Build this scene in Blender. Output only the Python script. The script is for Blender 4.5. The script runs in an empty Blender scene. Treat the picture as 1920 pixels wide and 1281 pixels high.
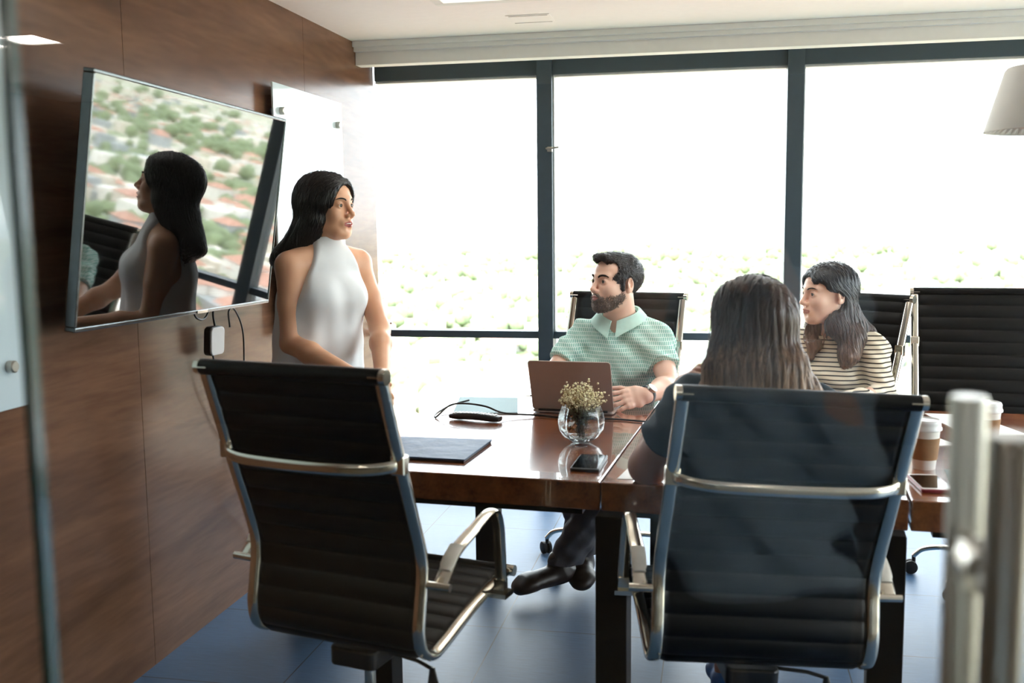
import bpy, math, random
import numpy as np
from mathutils import Vector, Matrix
random.seed(7); rng = np.random.default_rng(7)
sc = bpy.context.scene
COL = sc.collection

# ------------------------------------------------------------------ camera, sky, sun, exposure
cam_d = bpy.data.cameras.new('camera'); cam = bpy.data.objects.new('camera', cam_d); COL.objects.link(cam)
R = Matrix(((0.98023052, -0.01244292, 0.19746722), (0.19757275, 0.11520800, -0.97349480), (-0.01063668, 0.99326345, 0.11538878)))
cam.matrix_world = Matrix.Translation((0, 0, 1.45)) @ R.to_4x4()
cam_d.sensor_width = 36; cam_d.lens = 1897.0 / 1920 * 36
cam_d.clip_start = 0.02; cam_d.clip_end = 30000
cam_d.dof.use_dof = True; cam_d.dof.focus_distance = 4.1; cam_d.dof.aperture_fstop = 3.3
sc.camera = cam
sc.view_settings.view_transform = 'Standard'; sc.view_settings.look = 'None'
sc.view_settings.gamma = 1.0; sc.view_settings.exposure = EXPO = 1.58
sc.view_settings.use_curve_mapping = False
world = bpy.data.worlds.new('sky'); sc.world = world; world.use_nodes = True
bgn = world.node_tree.nodes['Background']
bgn.inputs[0].default_value = (0.90, 0.955, 1.0, 1); bgn.inputs[1].default_value = 3.3
sun_d = bpy.data.lights.new('sun', 'SUN'); sun_d.energy = 2.2; sun_d.angle = math.radians(1.5)
sun_d.color = (1, .95, .88)
sun = bpy.data.objects.new('sun', sun_d); COL.objects.link(sun)
sun.rotation_euler = (math.radians(48), 0, math.radians(-18))
cy = sc.cycles
cy.transparent_max_bounces = 24; cy.max_bounces = 10; cy.diffuse_bounces = 5
cy.caustics_reflective = False; cy.caustics_refractive = False; cy.sample_clamp_indirect = 8

# ------------------------------------------------------------------ materials
def lin(h):
    if not isinstance(h, str): return tuple(h)
    h = h.lstrip('#'); v = [int(h[i:i+2], 16) / 255 for i in (0, 2, 4)]
    return tuple((x/12.92 if x <= .04045 else ((x+.055)/1.055)**2.4) for x in v)
class NT:
    def __init__(s, name):
        s.m = bpy.data.materials.new(name); s.m.use_nodes = True; s.t = s.m.node_tree
        s.t.nodes.clear(); s.out = s.n('ShaderNodeOutputMaterial')
    def n(s, kind, **kw):
        nd = s.t.nodes.new(kind)
        for k, v in kw.items():
            if k.startswith('i_'):
                nd.inputs[k[2:].replace('_', ' ')].default_value = v
            else: setattr(nd, k, v)
        return nd
    def l(s, a, b): s.t.links.new(a, b)
    def coords(s, scale=(1, 1, 1), rot=(0, 0, 0), kind='Object'):
        tc = s.n('ShaderNodeTexCoord'); mp = s.n('ShaderNodeMapping')
        mp.inputs['Scale'].default_value = scale; mp.inputs['Rotation'].default_value = rot
        s.l(tc.outputs[kind], mp.inputs['Vector']); return mp.outputs['Vector']
    def ramp(s, fac, stops, interp='LINEAR'):
        r = s.n('ShaderNodeValToRGB'); r.color_ramp.interpolation = interp
        e = r.color_ramp.elements
        while len(e) < len(stops): e.new(.5)
        for el, (p, c) in zip(e, stops): el.position = p; el.color = (*lin(c), 1) if len(lin(c)) == 3 else c
        s.l(fac, r.inputs[0]); return r.outputs[0]
    def noise(s, vec, scale=5, detail=4, rough=.5, dist=0):
        nd = s.n('ShaderNodeTexNoise'); nd.inputs['Scale'].default_value = scale; nd.inputs['Detail'].default_value = detail
        nd.inputs['Roughness'].default_value = rough; nd.inputs['Distortion'].default_value = dist
        s.l(vec, nd.inputs['Vector']); return nd.outputs[0]
    def bump(s, h, strength=.3, dist=.01):
        b = s.n('ShaderNodeBump'); b.inputs['Strength'].default_value = strength; b.inputs['Distance'].default_value = dist
        s.l(h, b.inputs['Height']); return b.outputs[0]
    def bsdf(s, color=None, **kw):
        p = s.n('ShaderNodeBsdfPrincipled')
        if color is not None:
            if hasattr(color, 'links'): s.l(color, p.inputs['Base Color'])
            else: p.inputs['Base Color'].default_value = (*lin(color), 1)
        for k, v in kw.items():
            i = p.inputs[k.replace('_', ' ')]
            if hasattr(v, 'links'): s.l(v, i)
            else: i.default_value = v
        s.l(p.outputs[0], s.out.inputs[0]); return p
MATS = {}
def mat(name, color, **kw):
    """plain surface with a faint procedural mottle"""
    if name in MATS: return MATS[name]
    t = NT(name); c = lin(color); v = t.coords()
    f = t.noise(v, kw.pop('nscale', 30), 3)
    a = kw.pop('var', .08)
    col = t.ramp(f, [(.3, tuple(x*(1-a) for x in c)), (.7, tuple(min(1, x*(1+a)) for x in c))])
    kw.setdefault('Roughness', .5)
    bs = kw.pop('bumps', None)
    if bs: kw['Normal'] = t.bump(t.noise(v, bs[0], 3), bs[1], bs[2])
    t.bsdf(col, **kw); MATS[name] = t.m; return t.m

def wood(name, c1, c2, c3, scale, rough, coat=0, axis=(0, 0, 0), coatr=.05, spec=.5):
    t = NT(name); v = t.coords(scale, axis)
    w = t.noise(v, 3, 6, .6, .6); g = t.noise(v, 22, 3, .5, .2)
    mx = t.n('ShaderNodeMath', operation='MULTIPLY_ADD'); t.l(g, mx.inputs[0]); mx.inputs[1].default_value = .35; t.l(w, mx.inputs[2])
    col = t.ramp(mx.outputs[0], [(.42, c1), (.62, c2), (.85, c3)])
    t.bsdf(col, Roughness=rough, Coat_Weight=coat, Coat_Roughness=coatr, Specular_IOR_Level=spec, Normal=t.bump(g, .02, .0003))
    MATS[name] = t.m; return t.m
M = MATS
wood('wall_veneer', '#513829', '#664735', '#7d5a44', (1.2, .28, 2.2), .23, 0, (0, 0, 0), .1, .2)
wood('table_wood', '#4a2312', '#7d4424', '#96592f', (5, .8, 5), .22, 1.0, (0, 0, 0), .025, .5)
mat('wall_paint', '#e9e6e1', Roughness=.8, bumps=(200, .1, .001))
mat('ceiling_paint', '#f7f0ee', Roughness=.85, var=.015)
mat('corridor_paint', '#5c5248', Roughness=.8)
mat('bulkhead_paint', '#ecebe6', Roughness=.7, var=.02)
mat('frame_metal', '#394953', Roughness=.45, Metallic=.0, var=.05)
mat('frame_inner', '#c9cccb', Roughness=.4)
mat('chrome', '#dcd6c8', Metallic=1.0, Roughness=.17, var=.01)
mat('satin_metal', '#b8b4aa', Metallic=1.0, Roughness=.28, var=.03)
mat('tv_bezel', '#6b7072', Metallic=1.0, Roughness=.25)
mat('ivory_plastic', '#e6e1d6', Roughness=.35)
mat('black_plastic', '#0c0d0f', Roughness=.35)
mat('black_metal', '#040506', Roughness=.5, var=.05, Specular_IOR_Level=.2)
mat('white_plastic', '#eceeee', Roughness=.3, var=.02)
mat('chair_leather', '#040506', Roughness=.45, bumps=(500, .25, .001), Specular_IOR_Level=.25)
mat('paper_white', '#f2f4f3', Roughness=.65, var=.01)
mat('paper_cyan', '#9fb9c0', Roughness=.75, var=.02)
mat('folder_blue', '#2f4c70', Roughness=.55, bumps=(14, .6, .01))
mat('folder_dark', '#10151c', Roughness=.4)
mat('laptop_shell', '#a8978d', Roughness=.36, Metallic=.25, var=.02)
mat('keyboard_dark', '#202022', Roughness=.5)
mat('rubber', '#0a0a0b', Roughness=.6)
mat('cup_paper', '#eeebe4', Roughness=.5, var=.02)
mat('cup_sleeve', '#9c7550', Roughness=.7, bumps=(90, .3, .002))
mat('phone_case_red', '#8d2f3d', Roughness=.35)
mat('phone_glass', '#0d0f10', Roughness=.06, Specular_IOR_Level=.8)
mat('phone_bezel', '#e9e4e0', Roughness=.2)
mat('dried_bloom', '#f6e2bd', Roughness=.8, var=.3, nscale=120)
mat('dried_stem', '#8a6a3c', Roughness=.8, var=.25)
mat('denim_dark', '#1d232b', Roughness=.85, bumps=(300, .3, .002))
mat('trouser_grey', '#4a4a50', Roughness=.85, bumps=(260, .3, .002))
mat('denim_blue', '#2b4a74', Roughness=.85, bumps=(260, .3, .002))
mat('navy_cloth', '#1b2833', Roughness=.85, bumps=(260, .25, .002))
mat('photographer_shirt', '#b4c8d6', Roughness=.8, bumps=(9, .4, .02))
mat('shoe_leather', '#201411', Roughness=.42)
mat('shoe_brown', '#4a2a20', Roughness=.4)
mat('shoe_blue', '#2f66b0', Roughness=.4)
mat('white_cloth', '#e6eaec', Roughness=.8, var=.02, bumps=(60, .1, .002), Subsurface_Weight=.0)
mat('watch_face', '#e8e4dc', Roughness=.2)
mat('eye_white', '#d3ccc6', Roughness=.15, var=.01)
mat('iris_brown', '#2e1a10', Roughness=.1)
mat('iris_green', '#3a3324', Roughness=.1)
mat('pupil', '#050404', Roughness=.05)
mat('teeth', '#efe9e2', Roughness=.3)
mat('brow_hair', '#1d1512', Roughness=.8)
mat('lamp_shade', '#d9d9d2', Roughness=.6, var=.02)
mat('lamp_dark', '#33434d', Roughness=.5)

def skin(name, c, ss=.12):
    t = NT(name); v = t.coords(); b = lin(c)
    f = t.noise(v, 18, 5); g = t.noise(v, 4, 2)
    mx = t.n('ShaderNodeMath', operation='ADD'); t.l(f, mx.inputs[0]); t.l(g, mx.inputs[1])
    col = t.ramp(mx.outputs[0], [(.7, (b[0]*.93, b[1]*.86, b[2]*.84)), (1.0, b)])
    n = t.bump(t.noise(v, 700, 2), .12, .0008)
    t.bsdf(col, Roughness=.42, Subsurface_Weight=ss, Subsurface_Radius=(.012, .005, .003), Subsurface_Scale=1.0, Normal=n)
    M[name] = t.m
skin('skin_tan', '#dfab88'); skin('skin_fair', '#eac0aa'); skin('skin_light', '#ecc3ad'); skin('skin_brown', '#a8745a')
mat('lips_rose', '#b9625c', Roughness=.3); mat('lips_pale', '#c4827a', Roughness=.4)
def hairmat(name, stops, zr, streak=.5):
    t = NT(name); v = t.coords((1, 1, .06))
    s = t.noise(v, 160, 3, .6); tc = t.n('ShaderNodeTexCoord'); sp = t.n('ShaderNodeSeparateXYZ')
    t.l(tc.outputs['Object'], sp.inputs[0])
    mr = t.n('ShaderNodeMapRange'); mr.inputs[1].default_value = zr[0]; mr.inputs[2].default_value = zr[1]
    big = t.noise(t.coords((1, 1, .12)), 26, 2)
    ad = t.n('ShaderNodeMath', operation='MULTIPLY_ADD'); t.l(big, ad.inputs[0]); ad.inputs[1].default_value = .22*streak; t.l(sp.outputs[2], ad.inputs[2])
    t.l(ad.outputs[0], mr.inputs[0])
    base = t.ramp(mr.outputs[0], stops)
    mx = t.n('ShaderNodeMix', data_type='RGBA', blend_type='MULTIPLY'); mx.inputs[0].default_value = 1
    t.l(base, mx.inputs[6]); t.l(t.ramp(s, [(.35, (.45, .45, .45)), (.65, (1.15, 1.15, 1.15))]), mx.inputs[7])
    t.bsdf(mx.outputs[2], Roughness=.36, Specular_IOR_Level=.5, Anisotropic=.6, Normal=t.bump(s, .5, .003))
    M[name] = t.m
hairmat('hair_black', [(0, '#070708'), (1, '#0b0c0f')], (1.0, 1.7))
hairmat('hair_brown', [(0, '#8a6750'), (.45, '#57423a'), (1, '#2d2f36')], (.93, 1.25))
hairmat('hair_ombre', [(0, '#f0cfa5'), (.35, '#c09a78'), (.7, '#5f4b42'), (1, '#302b30')], (1.0, 1.40), 1.0)
hairmat('hair_man', [(0, '#3a3331'), (1, '#2c2a2c')], (1.0, 1.4))
hairmat('beard_hair', [(0, '#6b5548'), (1, '#7a6557')], (1.0, 1.4))

def glass_arch(name, tint, refl=1.0):
    """clear flat pane: transparent with a true Fresnel reflection on both faces"""
    t = NT(name); g = t.n('ShaderNodeNewGeometry')
    ior = t.n('ShaderNodeMapRange'); ior.inputs[3].default_value = 1.5; ior.inputs[4].default_value = 1/1.5
    t.l(g.outputs['Backfacing'], ior.inputs[0])
    fr = t.n('ShaderNodeFresnel'); t.l(ior.outputs[0], fr.inputs[0])
    tr = t.n('ShaderNodeBsdfTransparent'); tr.inputs[0].default_value = (*tint, 1)
    gl = t.n('ShaderNodeBsdfGlossy'); gl.inputs['Roughness'].default_value = 0.0
    mx = t.n('ShaderNodeMixShader'); t.l(fr.outputs[0], mx.inputs[0]); t.l(tr.outputs[0], mx.inputs[1]); t.l(gl.outputs[0], mx.inputs[2])
    t.l(mx.outputs[0], t.out.inputs[0]); M[name] = t.m
glass_arch('glass_partition', (.985, .995, .99)); glass_arch('glass_window', (.98, .99, .99))
t = NT('glass_edge'); t.bsdf('#34504c', Roughness=.15, Transmission_Weight=.25); M['glass_edge'] = t.m
t = NT('vase_glass'); t.bsdf('#f4fbfb', Roughness=.0, Transmission_Weight=1.0, IOR=1.45); M['vase_glass'] = t.m
t = NT('tv_screen'); t.bsdf(t.ramp(t.noise(t.coords(), 4), [(0, '#050506'), (1, '#070809')]), Roughness=.03, Specular_IOR_Level=1.0, IOR=1.9); M['tv_screen'] = t.m
t = NT('board_glass'); t.bsdf(t.ramp(t.noise(t.coords(), 3), [(0, '#c6d6db'), (1, '#cddce0')]), Roughness=.3, Specular_IOR_Level=.1, Coat_Weight=.6, Coat_Roughness=.02); M['board_glass'] = t.m
t = NT('lamp_glow'); e = t.n('ShaderNodeEmission'); e.inputs[0].default_value = (1, .93, .82, 1); e.inputs[1].default_value = 18; t.l(e.outputs[0], t.out.inputs[0]); M['lamp_glow'] = t.m
t = NT('fill_glow'); e = t.n('ShaderNodeEmission'); e.inputs[0].default_value = (1, .96, .9, 1); e.inputs[1].default_value = 1.3; t.l(e.outputs[0], t.out.inputs[0]); M['fill_glow'] = t.m
mat('corridor_stone', '#73664f', Roughness=.3, nscale=3, var=.1)
# floor tiles: dark slate blue, 0.59 m grid with thin joints
t = NT('floor_tile'); v = t.coords()
br = t.n('ShaderNodeTexBrick'); br.offset = 0; br.offset_frequency = 1; br.squash = 1
br.inputs['Scale'].default_value = 1; br.inputs['Brick Width'].default_value = .592; br.inputs['Row Height'].default_value = .592
br.inputs['Mortar Size'].default_value = .0022; br.inputs['Mortar Smooth'].default_value = .1
mp = t.n('ShaderNodeMapping'); mp.inputs['Location'].default_value = (.157, .118, 0); t.l(v, mp.inputs[0]); t.l(mp.outputs[0], br.inputs[0])
c1 = t.ramp(t.noise(t.coords((3, 60, 1)), 4, 5, .7), [(.3, '#34506e'), (.7, '#456689')])
t.l(c1, br.inputs['Color1']); t.l(c1, br.inputs['Color2']); br.inputs['Mortar'].default_value = (.01, .015, .02, 1)
t.bsdf(br.outputs[0], Roughness=.40, Specular_IOR_Level=.30, Normal=t.bump(t.noise(t.coords((4, 80, 1)), 6, 4, .7), .1, .002)); M['floor_tile'] = t.m
# printed shirt: pale mint with rows of small darker arches
t = NT('mint_shirt'); tc = t.n('ShaderNodeTexCoord')
br = t.n('ShaderNodeTexBrick'); br.offset = .5
br.inputs['Scale'].default_value = 1; br.inputs['Brick Width'].default_value = .0085; br.inputs['Row Height'].default_value = .0150
br.inputs['Mortar Size'].default_value = .0016; br.inputs['Mortar Smooth'].default_value = .4
br.inputs['Color1'].default_value = (*lin('#86bfb2'), 1); br.inputs['Color2'].default_value = (*lin('#9accc0'), 1); br.inputs['Mortar'].default_value = (*lin('#e2f3ee'), 1)
mp = t.n('ShaderNodeMapping'); mp.inputs['Rotation'].default_value = (math.radians(-90), 0, 0); t.l(tc.outputs['Object'], mp.inputs[0]); t.l(mp.outputs[0], br.inputs[0])
t.bsdf(br.outputs[0], Roughness=.8, Normal=t.bump(t.noise(t.coords(), 300, 2), .2, .001)); M['mint_shirt'] = t.m
mat('mint_plain', '#c0e4db', Roughness=.8)
# striped jumper: cream with thin dark stripes that follow height
t = NT('striped_jumper'); tc = t.n('ShaderNodeTexCoord'); wv = t.n('ShaderNodeTexWave')
wv.bands_direction = 'Z'; wv.wave_profile = 'SIN'; wv.inputs['Scale'].default_value = 1; wv.inputs['Distortion'].default_value = .6; wv.inputs['Detail'].default_value = 1; wv.inputs['Detail Scale'].default_value = 1
mp = t.n('ShaderNodeMapping'); mp.inputs['Scale'].default_value = (4, 4, 19.0); mp.inputs['Rotation'].default_value = (0, .12, 0); t.l(tc.outputs['Object'], mp.inputs[0]); t.l(mp.outputs[0], wv.inputs[0])
col = t.ramp(wv.outputs['Fac'], [(.0, '#2b2723'), (.13, '#2b2723'), (.22, '#e9ddc6'), (1, '#f0e6d2')])
t.bsdf(col, Roughness=.85, Normal=t.bump(t.noise(t.coords(), 250, 2), .2, .001)); M['striped_jumper'] = t.m

# ------------------------------------------------------------------ mesh helpers
def link_mesh(name, V, F, mats, parent=None, mi=None, smooth=False, flat_ids=()):
    me = bpy.data.meshes.new(name)
    if isinstance(V, np.ndarray) and isinstance(F, np.ndarray):
        nv, nf, k = len(V), len(F), F.shape[1]
        me.vertices.add(nv); me.vertices.foreach_set('co', V.astype(np.float32).ravel())
        me.loops.add(nf*k); me.loops.foreach_set('vertex_index', F.astype(np.int32).ravel())
        me.polygons.add(nf); me.polygons.foreach_set('loop_start', np.arange(0, nf*k, k, dtype=np.int32))
        me.update(calc_edges=True); me.validate()
    else:
        me.from_pydata([tuple(v) for v in V], [], [tuple(f) for f in F])
    if not isinstance(mats, (list, tuple)): mats = [mats]
    for m in mats: me.materials.append(M[m] if isinstance(m, str) else m)
    if mi is not None: me.polygons.foreach_set('material_index', np.asarray(mi, dtype=np.int32))
    me.polygons.foreach_set('use_smooth', np.full(len(me.polygons), smooth, dtype=bool))
    me.update()
    o = bpy.data.objects.new(name, me); COL.objects.link(o)
    if parent: o.parent = parent
    return o
class MB:
    def __init__(s): s.v = []; s.f = []; s.m = []
    def add(s, V, F, mi=0):
        b = len(s.v); s.v += [tuple(float(c) for c in v) for v in V]; s.f += [tuple(int(i)+b for i in f) for f in F]; s.m += [mi]*len(F); return s
    def box(s, lo, hi, mi=0, M4=None):
        x0, y0, z0 = lo; x1, y1, z1 = hi
        V = [(x0,y0,z0),(x1,y0,z0),(x1,y1,z0),(x0,y1,z0),(x0,y0,z1),(x1,y0,z1),(x1,y1,z1),(x0,y1,z1)]
        if M4 is not None: V = [tuple(M4 @ Vector(v)) for v in V]
        return s.add(V, [(0,3,2,1),(4,5,6,7),(0,1,5,4),(1,2,6,5),(2,3,7,6),(3,0,4,7)], mi)
    def tube(s, pts, r, n=8, mi=0, caps=True, closed=False):
        P = [np.array(p, float) for p in pts]; N = len(P); rr = r if hasattr(r, '__len__') else [r]*N
        T = [(P[min(i+1, N-1)]-P[max(i-1, 0)]) for i in range(N)]; T = [q/max(1e-9, np.linalg.norm(q)) for q in T]
        a = np.array([0, 0, 1.]) if abs(T[0][2]) < .9 else np.array([1., 0, 0])
        u = np.cross(T[0], a); u /= np.linalg.norm(u); V = []
        for i in range(N):
            u = u - T[i]*u.dot(T[i]); u /= np.linalg.norm(u); w = np.cross(T[i], u)
            for k in range(n):
                an = 2*math.pi*k/n; V.append(P[i]+rr[i]*(math.cos(an)*u+math.sin(an)*w))
        F = [(i*n+k, i*n+(k+1) % n, (i+1)*n+(k+1) % n, (i+1)*n+k) for i in range(N-1) for k in range(n)]
        if caps: F += [tuple(range(n-1, -1, -1)), tuple((N-1)*n+k for k in range(n))]
        return s.add(V, F, mi)
    def sweep(s, pts, w, h, side=(1, 0, 0), n=12, e=3.0, mi=0):
        """flattened bar: w along side, h across; superellipse section"""
        P = [np.array(p, float) for p in pts]; N = len(P); sd = np.array(side, float); V = []
        W = w if hasattr(w, '__len__') else [w]*N; H = h if hasattr(h, '__len__') else [h]*N
        for i in range(N):
            T = P[min(i+1, N-1)]-P[max(i-1, 0)]; T /= np.linalg.norm(T)
            q = sd-T*sd.dot(T); q /= np.linalg.norm(q); nn = np.cross(T, q)
            for k in range(n):
                an = 2*math.pi*(k+.5)/n; c, d = math.cos(an), math.sin(an)
                c = math.copysign(abs(c)**(2/e), c); d = math.copysign(abs(d)**(2/e), d)
                V.append(P[i]+q*c*W[i]/2+nn*d*H[i]/2)
        F = [(i*n+k, i*n+(k+1) % n, (i+1)*n+(k+1) % n, (i+1)*n+k) for i in range(N-1) for k in range(n)]
        F += [tuple(range(n-1, -1, -1)), tuple((N-1)*n+k for k in range(n))]
        return s.add(V, F, mi)
    def lathe(s, prof, c=(0, 0, 0), n=32, mi=0, M4=None, caps=True, facet=0):
        V = []; m = len(prof)
        for k in range(n):
            a = 2*math.pi*k/n; V += [(c[0]+r*math.cos(a), c[1]+r*math.sin(a), c[2]+z) for r, z in prof]
        if M4 is not None: V = [tuple(M4 @ Vector(v)) for v in V]
        F = [(k*m+j, ((k+1) % n)*m+j, ((k+1) % n)*m+j+1, k*m+j+1) for k in range(n) for j in range(m-1)]
        if caps: F += [tuple(k*m for k in range(n-1, -1, -1)), tuple(k*m+m-1 for k in range(n))]
        return s.add(V, F, mi)
    def prism(s, poly, z0, z1, mi=0, M4=None):
        n = len(poly); V = [(x, y, z0) for x, y in poly]+[(x, y, z1) for x, y in poly]
        if M4 is not None: V = [tuple(M4 @ Vector(v)) for v in V]
        F = [tuple(range(n-1, -1, -1)), tuple(range(n, 2*n))]+[(i, (i+1) % n, n+(i+1) % n, n+i) for i in range(n)]
        return s.add(V, F, mi)
    def build(s, name, mats, parent=None, smooth=False, bevel=0, seg=2, auto=True):
        o = link_mesh(name, s.v, s.f, mats, parent, s.m, smooth)
        if smooth and auto:
            try: o.data.set_sharp_from_angle(angle=math.radians(42))
            except Exception: pass
        if bevel:
            b = o.modifiers.new('bevel', 'BEVEL'); b.width = bevel; b.segments = seg; b.limit_method = 'ANGLE'; b.angle_limit = math.radians(40)
        return o
def tag(o, label=None, cat=None, group=None, kind=None):
    for k, v in (('label', label), ('category', cat), ('group', group), ('kind', kind)):
        if v: o[k] = v
    return o
def empty(name, loc=(0, 0, 0), rz=0):
    o = bpy.data.objects.new(name, None); COL.objects.link(o); o.location = loc; o.rotation_euler = (0, 0, rz); o.empty_display_size = .05; return o
def rrect(w, h, r, n=5, cx=0, cy=0):
    P = []
    for (sx, sy, a0) in ((1, 1, 0), (-1, 1, 90), (-1, -1, 180), (1, -1, 270)):
        for k in range(n+1):
            a = math.radians(a0+90*k/n); P.append((cx+sx*(w/2-r)+r*math.cos(a), cy+sy*(h/2-r)+r*math.sin(a)))
    return P
def smooth_path(P, n=8):
    """Catmull-Rom through the points"""
    P = [np.array(p, float) for p in P]; Q = [2*P[0]-P[1]]+P+[2*P[-1]-P[-2]]; out = []
    for i in range(1, len(Q)-2):
        a, b, c, d = Q[i-1:i+3]
        for k in range(n):
            t = k/n; out.append(.5*((2*b)+(-a+c)*t+(2*a-5*b+4*c-d)*t*t+(-a+3*b-3*c+d)*t**3))
    return out+[P[-1]]
# ------------------------------------------------------------------ the room
XL, YW, CH = -1.82, 5.30, 2.375         # timber wall, window wall, ceiling height
YG = 0.73                               # glass partition in front of the corridor
XR = 3.3; XC = -4.7
def S(o): return tag(o, kind='structure')
S(MB().box((XC-.2, YG, -.25), (XR+.15, YW+.2, 0)).build('floor', 'floor_tile')); S(MB().box((XC-.2, -5.5, -.25), (XR+.15, YG, 0)).build('floor_corridor', 'corridor_stone'))
S(MB().box((XC-.2, -5.5, CH), (XR+.15, YW+.2, CH+.3)).build('ceiling', 'ceiling_paint'))
# timber wall of full-height veneer panels with fine shadow gaps
wl = MB(); ys = [YG-.05, 2.10, 2.93, 4.36, YW]
for a, b in zip(ys[:-1], ys[1:]): wl.box((XL-.12, a+.0012, 0), (XL, b-.0012, CH))
wl.box((XL-.2, YG-.05, 0), (XL-.1, YW+.2, CH))
S(wl.build('wall_left', 'wall_veneer'))
wr = MB(); wr.box((XR, -5.5, 0), (XR+.15, 1.0, CH)); wr.box((XR, 1.0, 2.25), (XR+.15, YW+.2, CH)); wr.box((XR, 1.0, 0), (XR+.15, YW+.2, .07)); S(wr.build('wall_right', 'wall_paint'))
S(MB().box((XC-.15, -5.5, 0), (XC, YG+.1, CH)).build('wall_corridor', 'corridor_paint')); S(MB().box((XC, YG-.05, 0), (XL-.2, YG+.1, CH)).build('wall_front', 'corridor_paint'))
w = empty('window_6', (XR, 3.15, 0)); S(w); fr = MB()
for yy in (1.0, 2.42, 3.84, 5.22): fr.box((-.02, yy-3.15, .07), (.07, yy-3.15+.08, 2.25))
fr.box((-.02, -2.15, .842), (.07, 2.15, .88)); fr.box((-.02, -2.15, 2.17), (.07, 2.15, 2.25)); fr.build('window_frame', 'frame_metal', w); MB().box((.02, -2.15, .07), (.028, 2.15, 2.25)).build('pane', 'glass_window', w)
S(MB().box((XC, -5.5, 0), (XR, -5.35, CH)).build('wall_back', 'corridor_paint'))
# curtain box over the windows, with its small moulding
bk = MB(); bk.box((XL, 5.03, 2.262), (XR, 5.11, CH)); bk.box((XL, 4.985, 2.347), (XR, 5.04, CH)); bk.box((XL, 5.005, 2.325), (XR, 5.04, 2.349)); bk.box((XL, 5.10, 2.30), (XR, YW, CH))
S(bk.build('trim_1', 'bulkhead_paint', bevel=.003))
S(MB().box((XL+.001, YW-.03, 0), (XR, YW-.002, .07)).build('baseboard_back', 'frame_inner'))
# window wall: dark aluminium frame, fixed panes above and below a transom
mull = [XL+.012]+[-.884+1.2545*i for i in range(4)]+[XR]
for i in range(len(mull)-1):
    x0, x1 = mull[i], mull[i+1]; a = x0+(.040 if i else .0); b = x1-.040
    w = empty('window_%d' % (i+1), ((x0+x1)/2, YW, 0)); S(w); c = (x0+x1)/2
    fr = MB(); fr.box((a-c, -.02, 2.215), (b-c, .07, 2.30)); fr.box((a-c, -.02, .842), (b-c, .07, .880)); fr.box((a-c, -.02, 0.0), (b-c, .07, .06))
    fr.box((a-c, -.005, 2.203), (b-c, .05, 2.216), 1)
    if i < len(mull)-2: fr.box((b-c, -.045, 0), (b-c+.080, .08, 2.30)); fr.box((b-c+.080, -.01, .88), (b-c+.088, .05, 2.21), 1)
    fr.build('window_frame', ['frame_metal', 'frame_inner'], w, bevel=.002)
    MB().box((a-c, .02, .878), (b-c, .028, 2.205)).build('pane', 'glass_window', w)
    MB().box((a-c, .02, .058), (b-c, .028, .844)).build('pane', 'glass_window', w)
    if i in (0, 1):
        lt = MB(); zz = .915 if i == 0 else 1.835; xx = a-c+.03 if i == 0 else a-c-.012
        lt.tube([(xx-.02, -.05, zz), (xx+.05, -.055, zz+.006)], .006, 8); lt.box((xx-.012, -.055, zz-.016), (xx+.014, -.02, zz+.01))
        lt.build('window_latch', 'satin_metal', w, bevel=.002)
# glass partition towards the corridor
w = S(empty('wall_front', (0, YG, 0)))
MB().box((XL, -.006, .0), (-.556, .006, CH-.05)).build('pane', 'glass_partition', w)
MB().box((1.28, -.006, .0), (XR, .006, CH-.05)).build('pane', 'glass_partition', w)
MB().box((XL, -.03, CH-.05), (XR, .03, CH)).build('header_rail', 'satin_metal', w)
MB().box((XL, -.02, 0), (-.556, .02, .05)).build('floor_channel', 'satin_metal', w)
MB().box((-.5555, -.0065, .05), (-.5535, .0065, CH-.05)).build('glass_edge', 'glass_edge', w)
d = S(empty('door_1', (0, YG, 0)))
MB().box((-.548, -.006, .01), (1.275, .006, CH-.055)).build('pane', 'glass_partition', d)
MB().box((-.5515, -.0065, .01), (-.5485, .0065, CH-.055)).build('glass_edge', 'glass_edge', d)
for yy, xx in ((.072, .187), (-.072, .178)):
    h = MB(); h.tube([(xx, yy, .42), (xx, yy, 1.315), (xx, yy, 1.318)], [.0135, .0135, .0125], 24)
    h.build('door_handle', 'satin_metal', d, smooth=True)
for zz in (1.21, .55):
    h = MB(); h.tube([(.187, .064, zz), (.178, -.064, zz)], .008, 16); h.tube([(.183, -.016, zz), (.183, .016, zz)], .016, 20)
    h.build('handle_standoff', 'satin_metal', d, smooth=True)
# ceiling items
v = MB(); v.box((-.10, -.09, -.003), (.10, .09, 0)); 
for k in range(2): v.box((-.088, -.078+k*.150, -.006), (.088, -.072+k*.150, -.002))
o = v.build('ceiling_vent', 'ceiling_paint', bevel=.001); o.location = (-.84, 4.65, CH); tag(o, 'small white rectangular air vent flush in the white ceiling near the windows', 'air vent')
p = empty('ceiling_light', (-.25, 3.60, CH)); tag(p, 'large square white ceiling light fitting cut off by the top of the picture', 'ceiling light')
q = MB(); 
for a, b in (((-.85, -.40, -.065), (.85, -.36, 0)), ((-.85, .36, -.065), (.85, .40, 0)), ((-.85, -.36, -.065), (-.81, .36, 0)), ((.81, -.36, -.065), (.85, .36, 0))): q.box(a, b)
q.build('light_frame', 'bulkhead_paint', p, bevel=.003); MB().box((-.81, -.36, -.02), (.81, .36, -.001)).build('diffuser', 'fill_glow', p)  # diffuser glow added as fill light on the people
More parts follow.
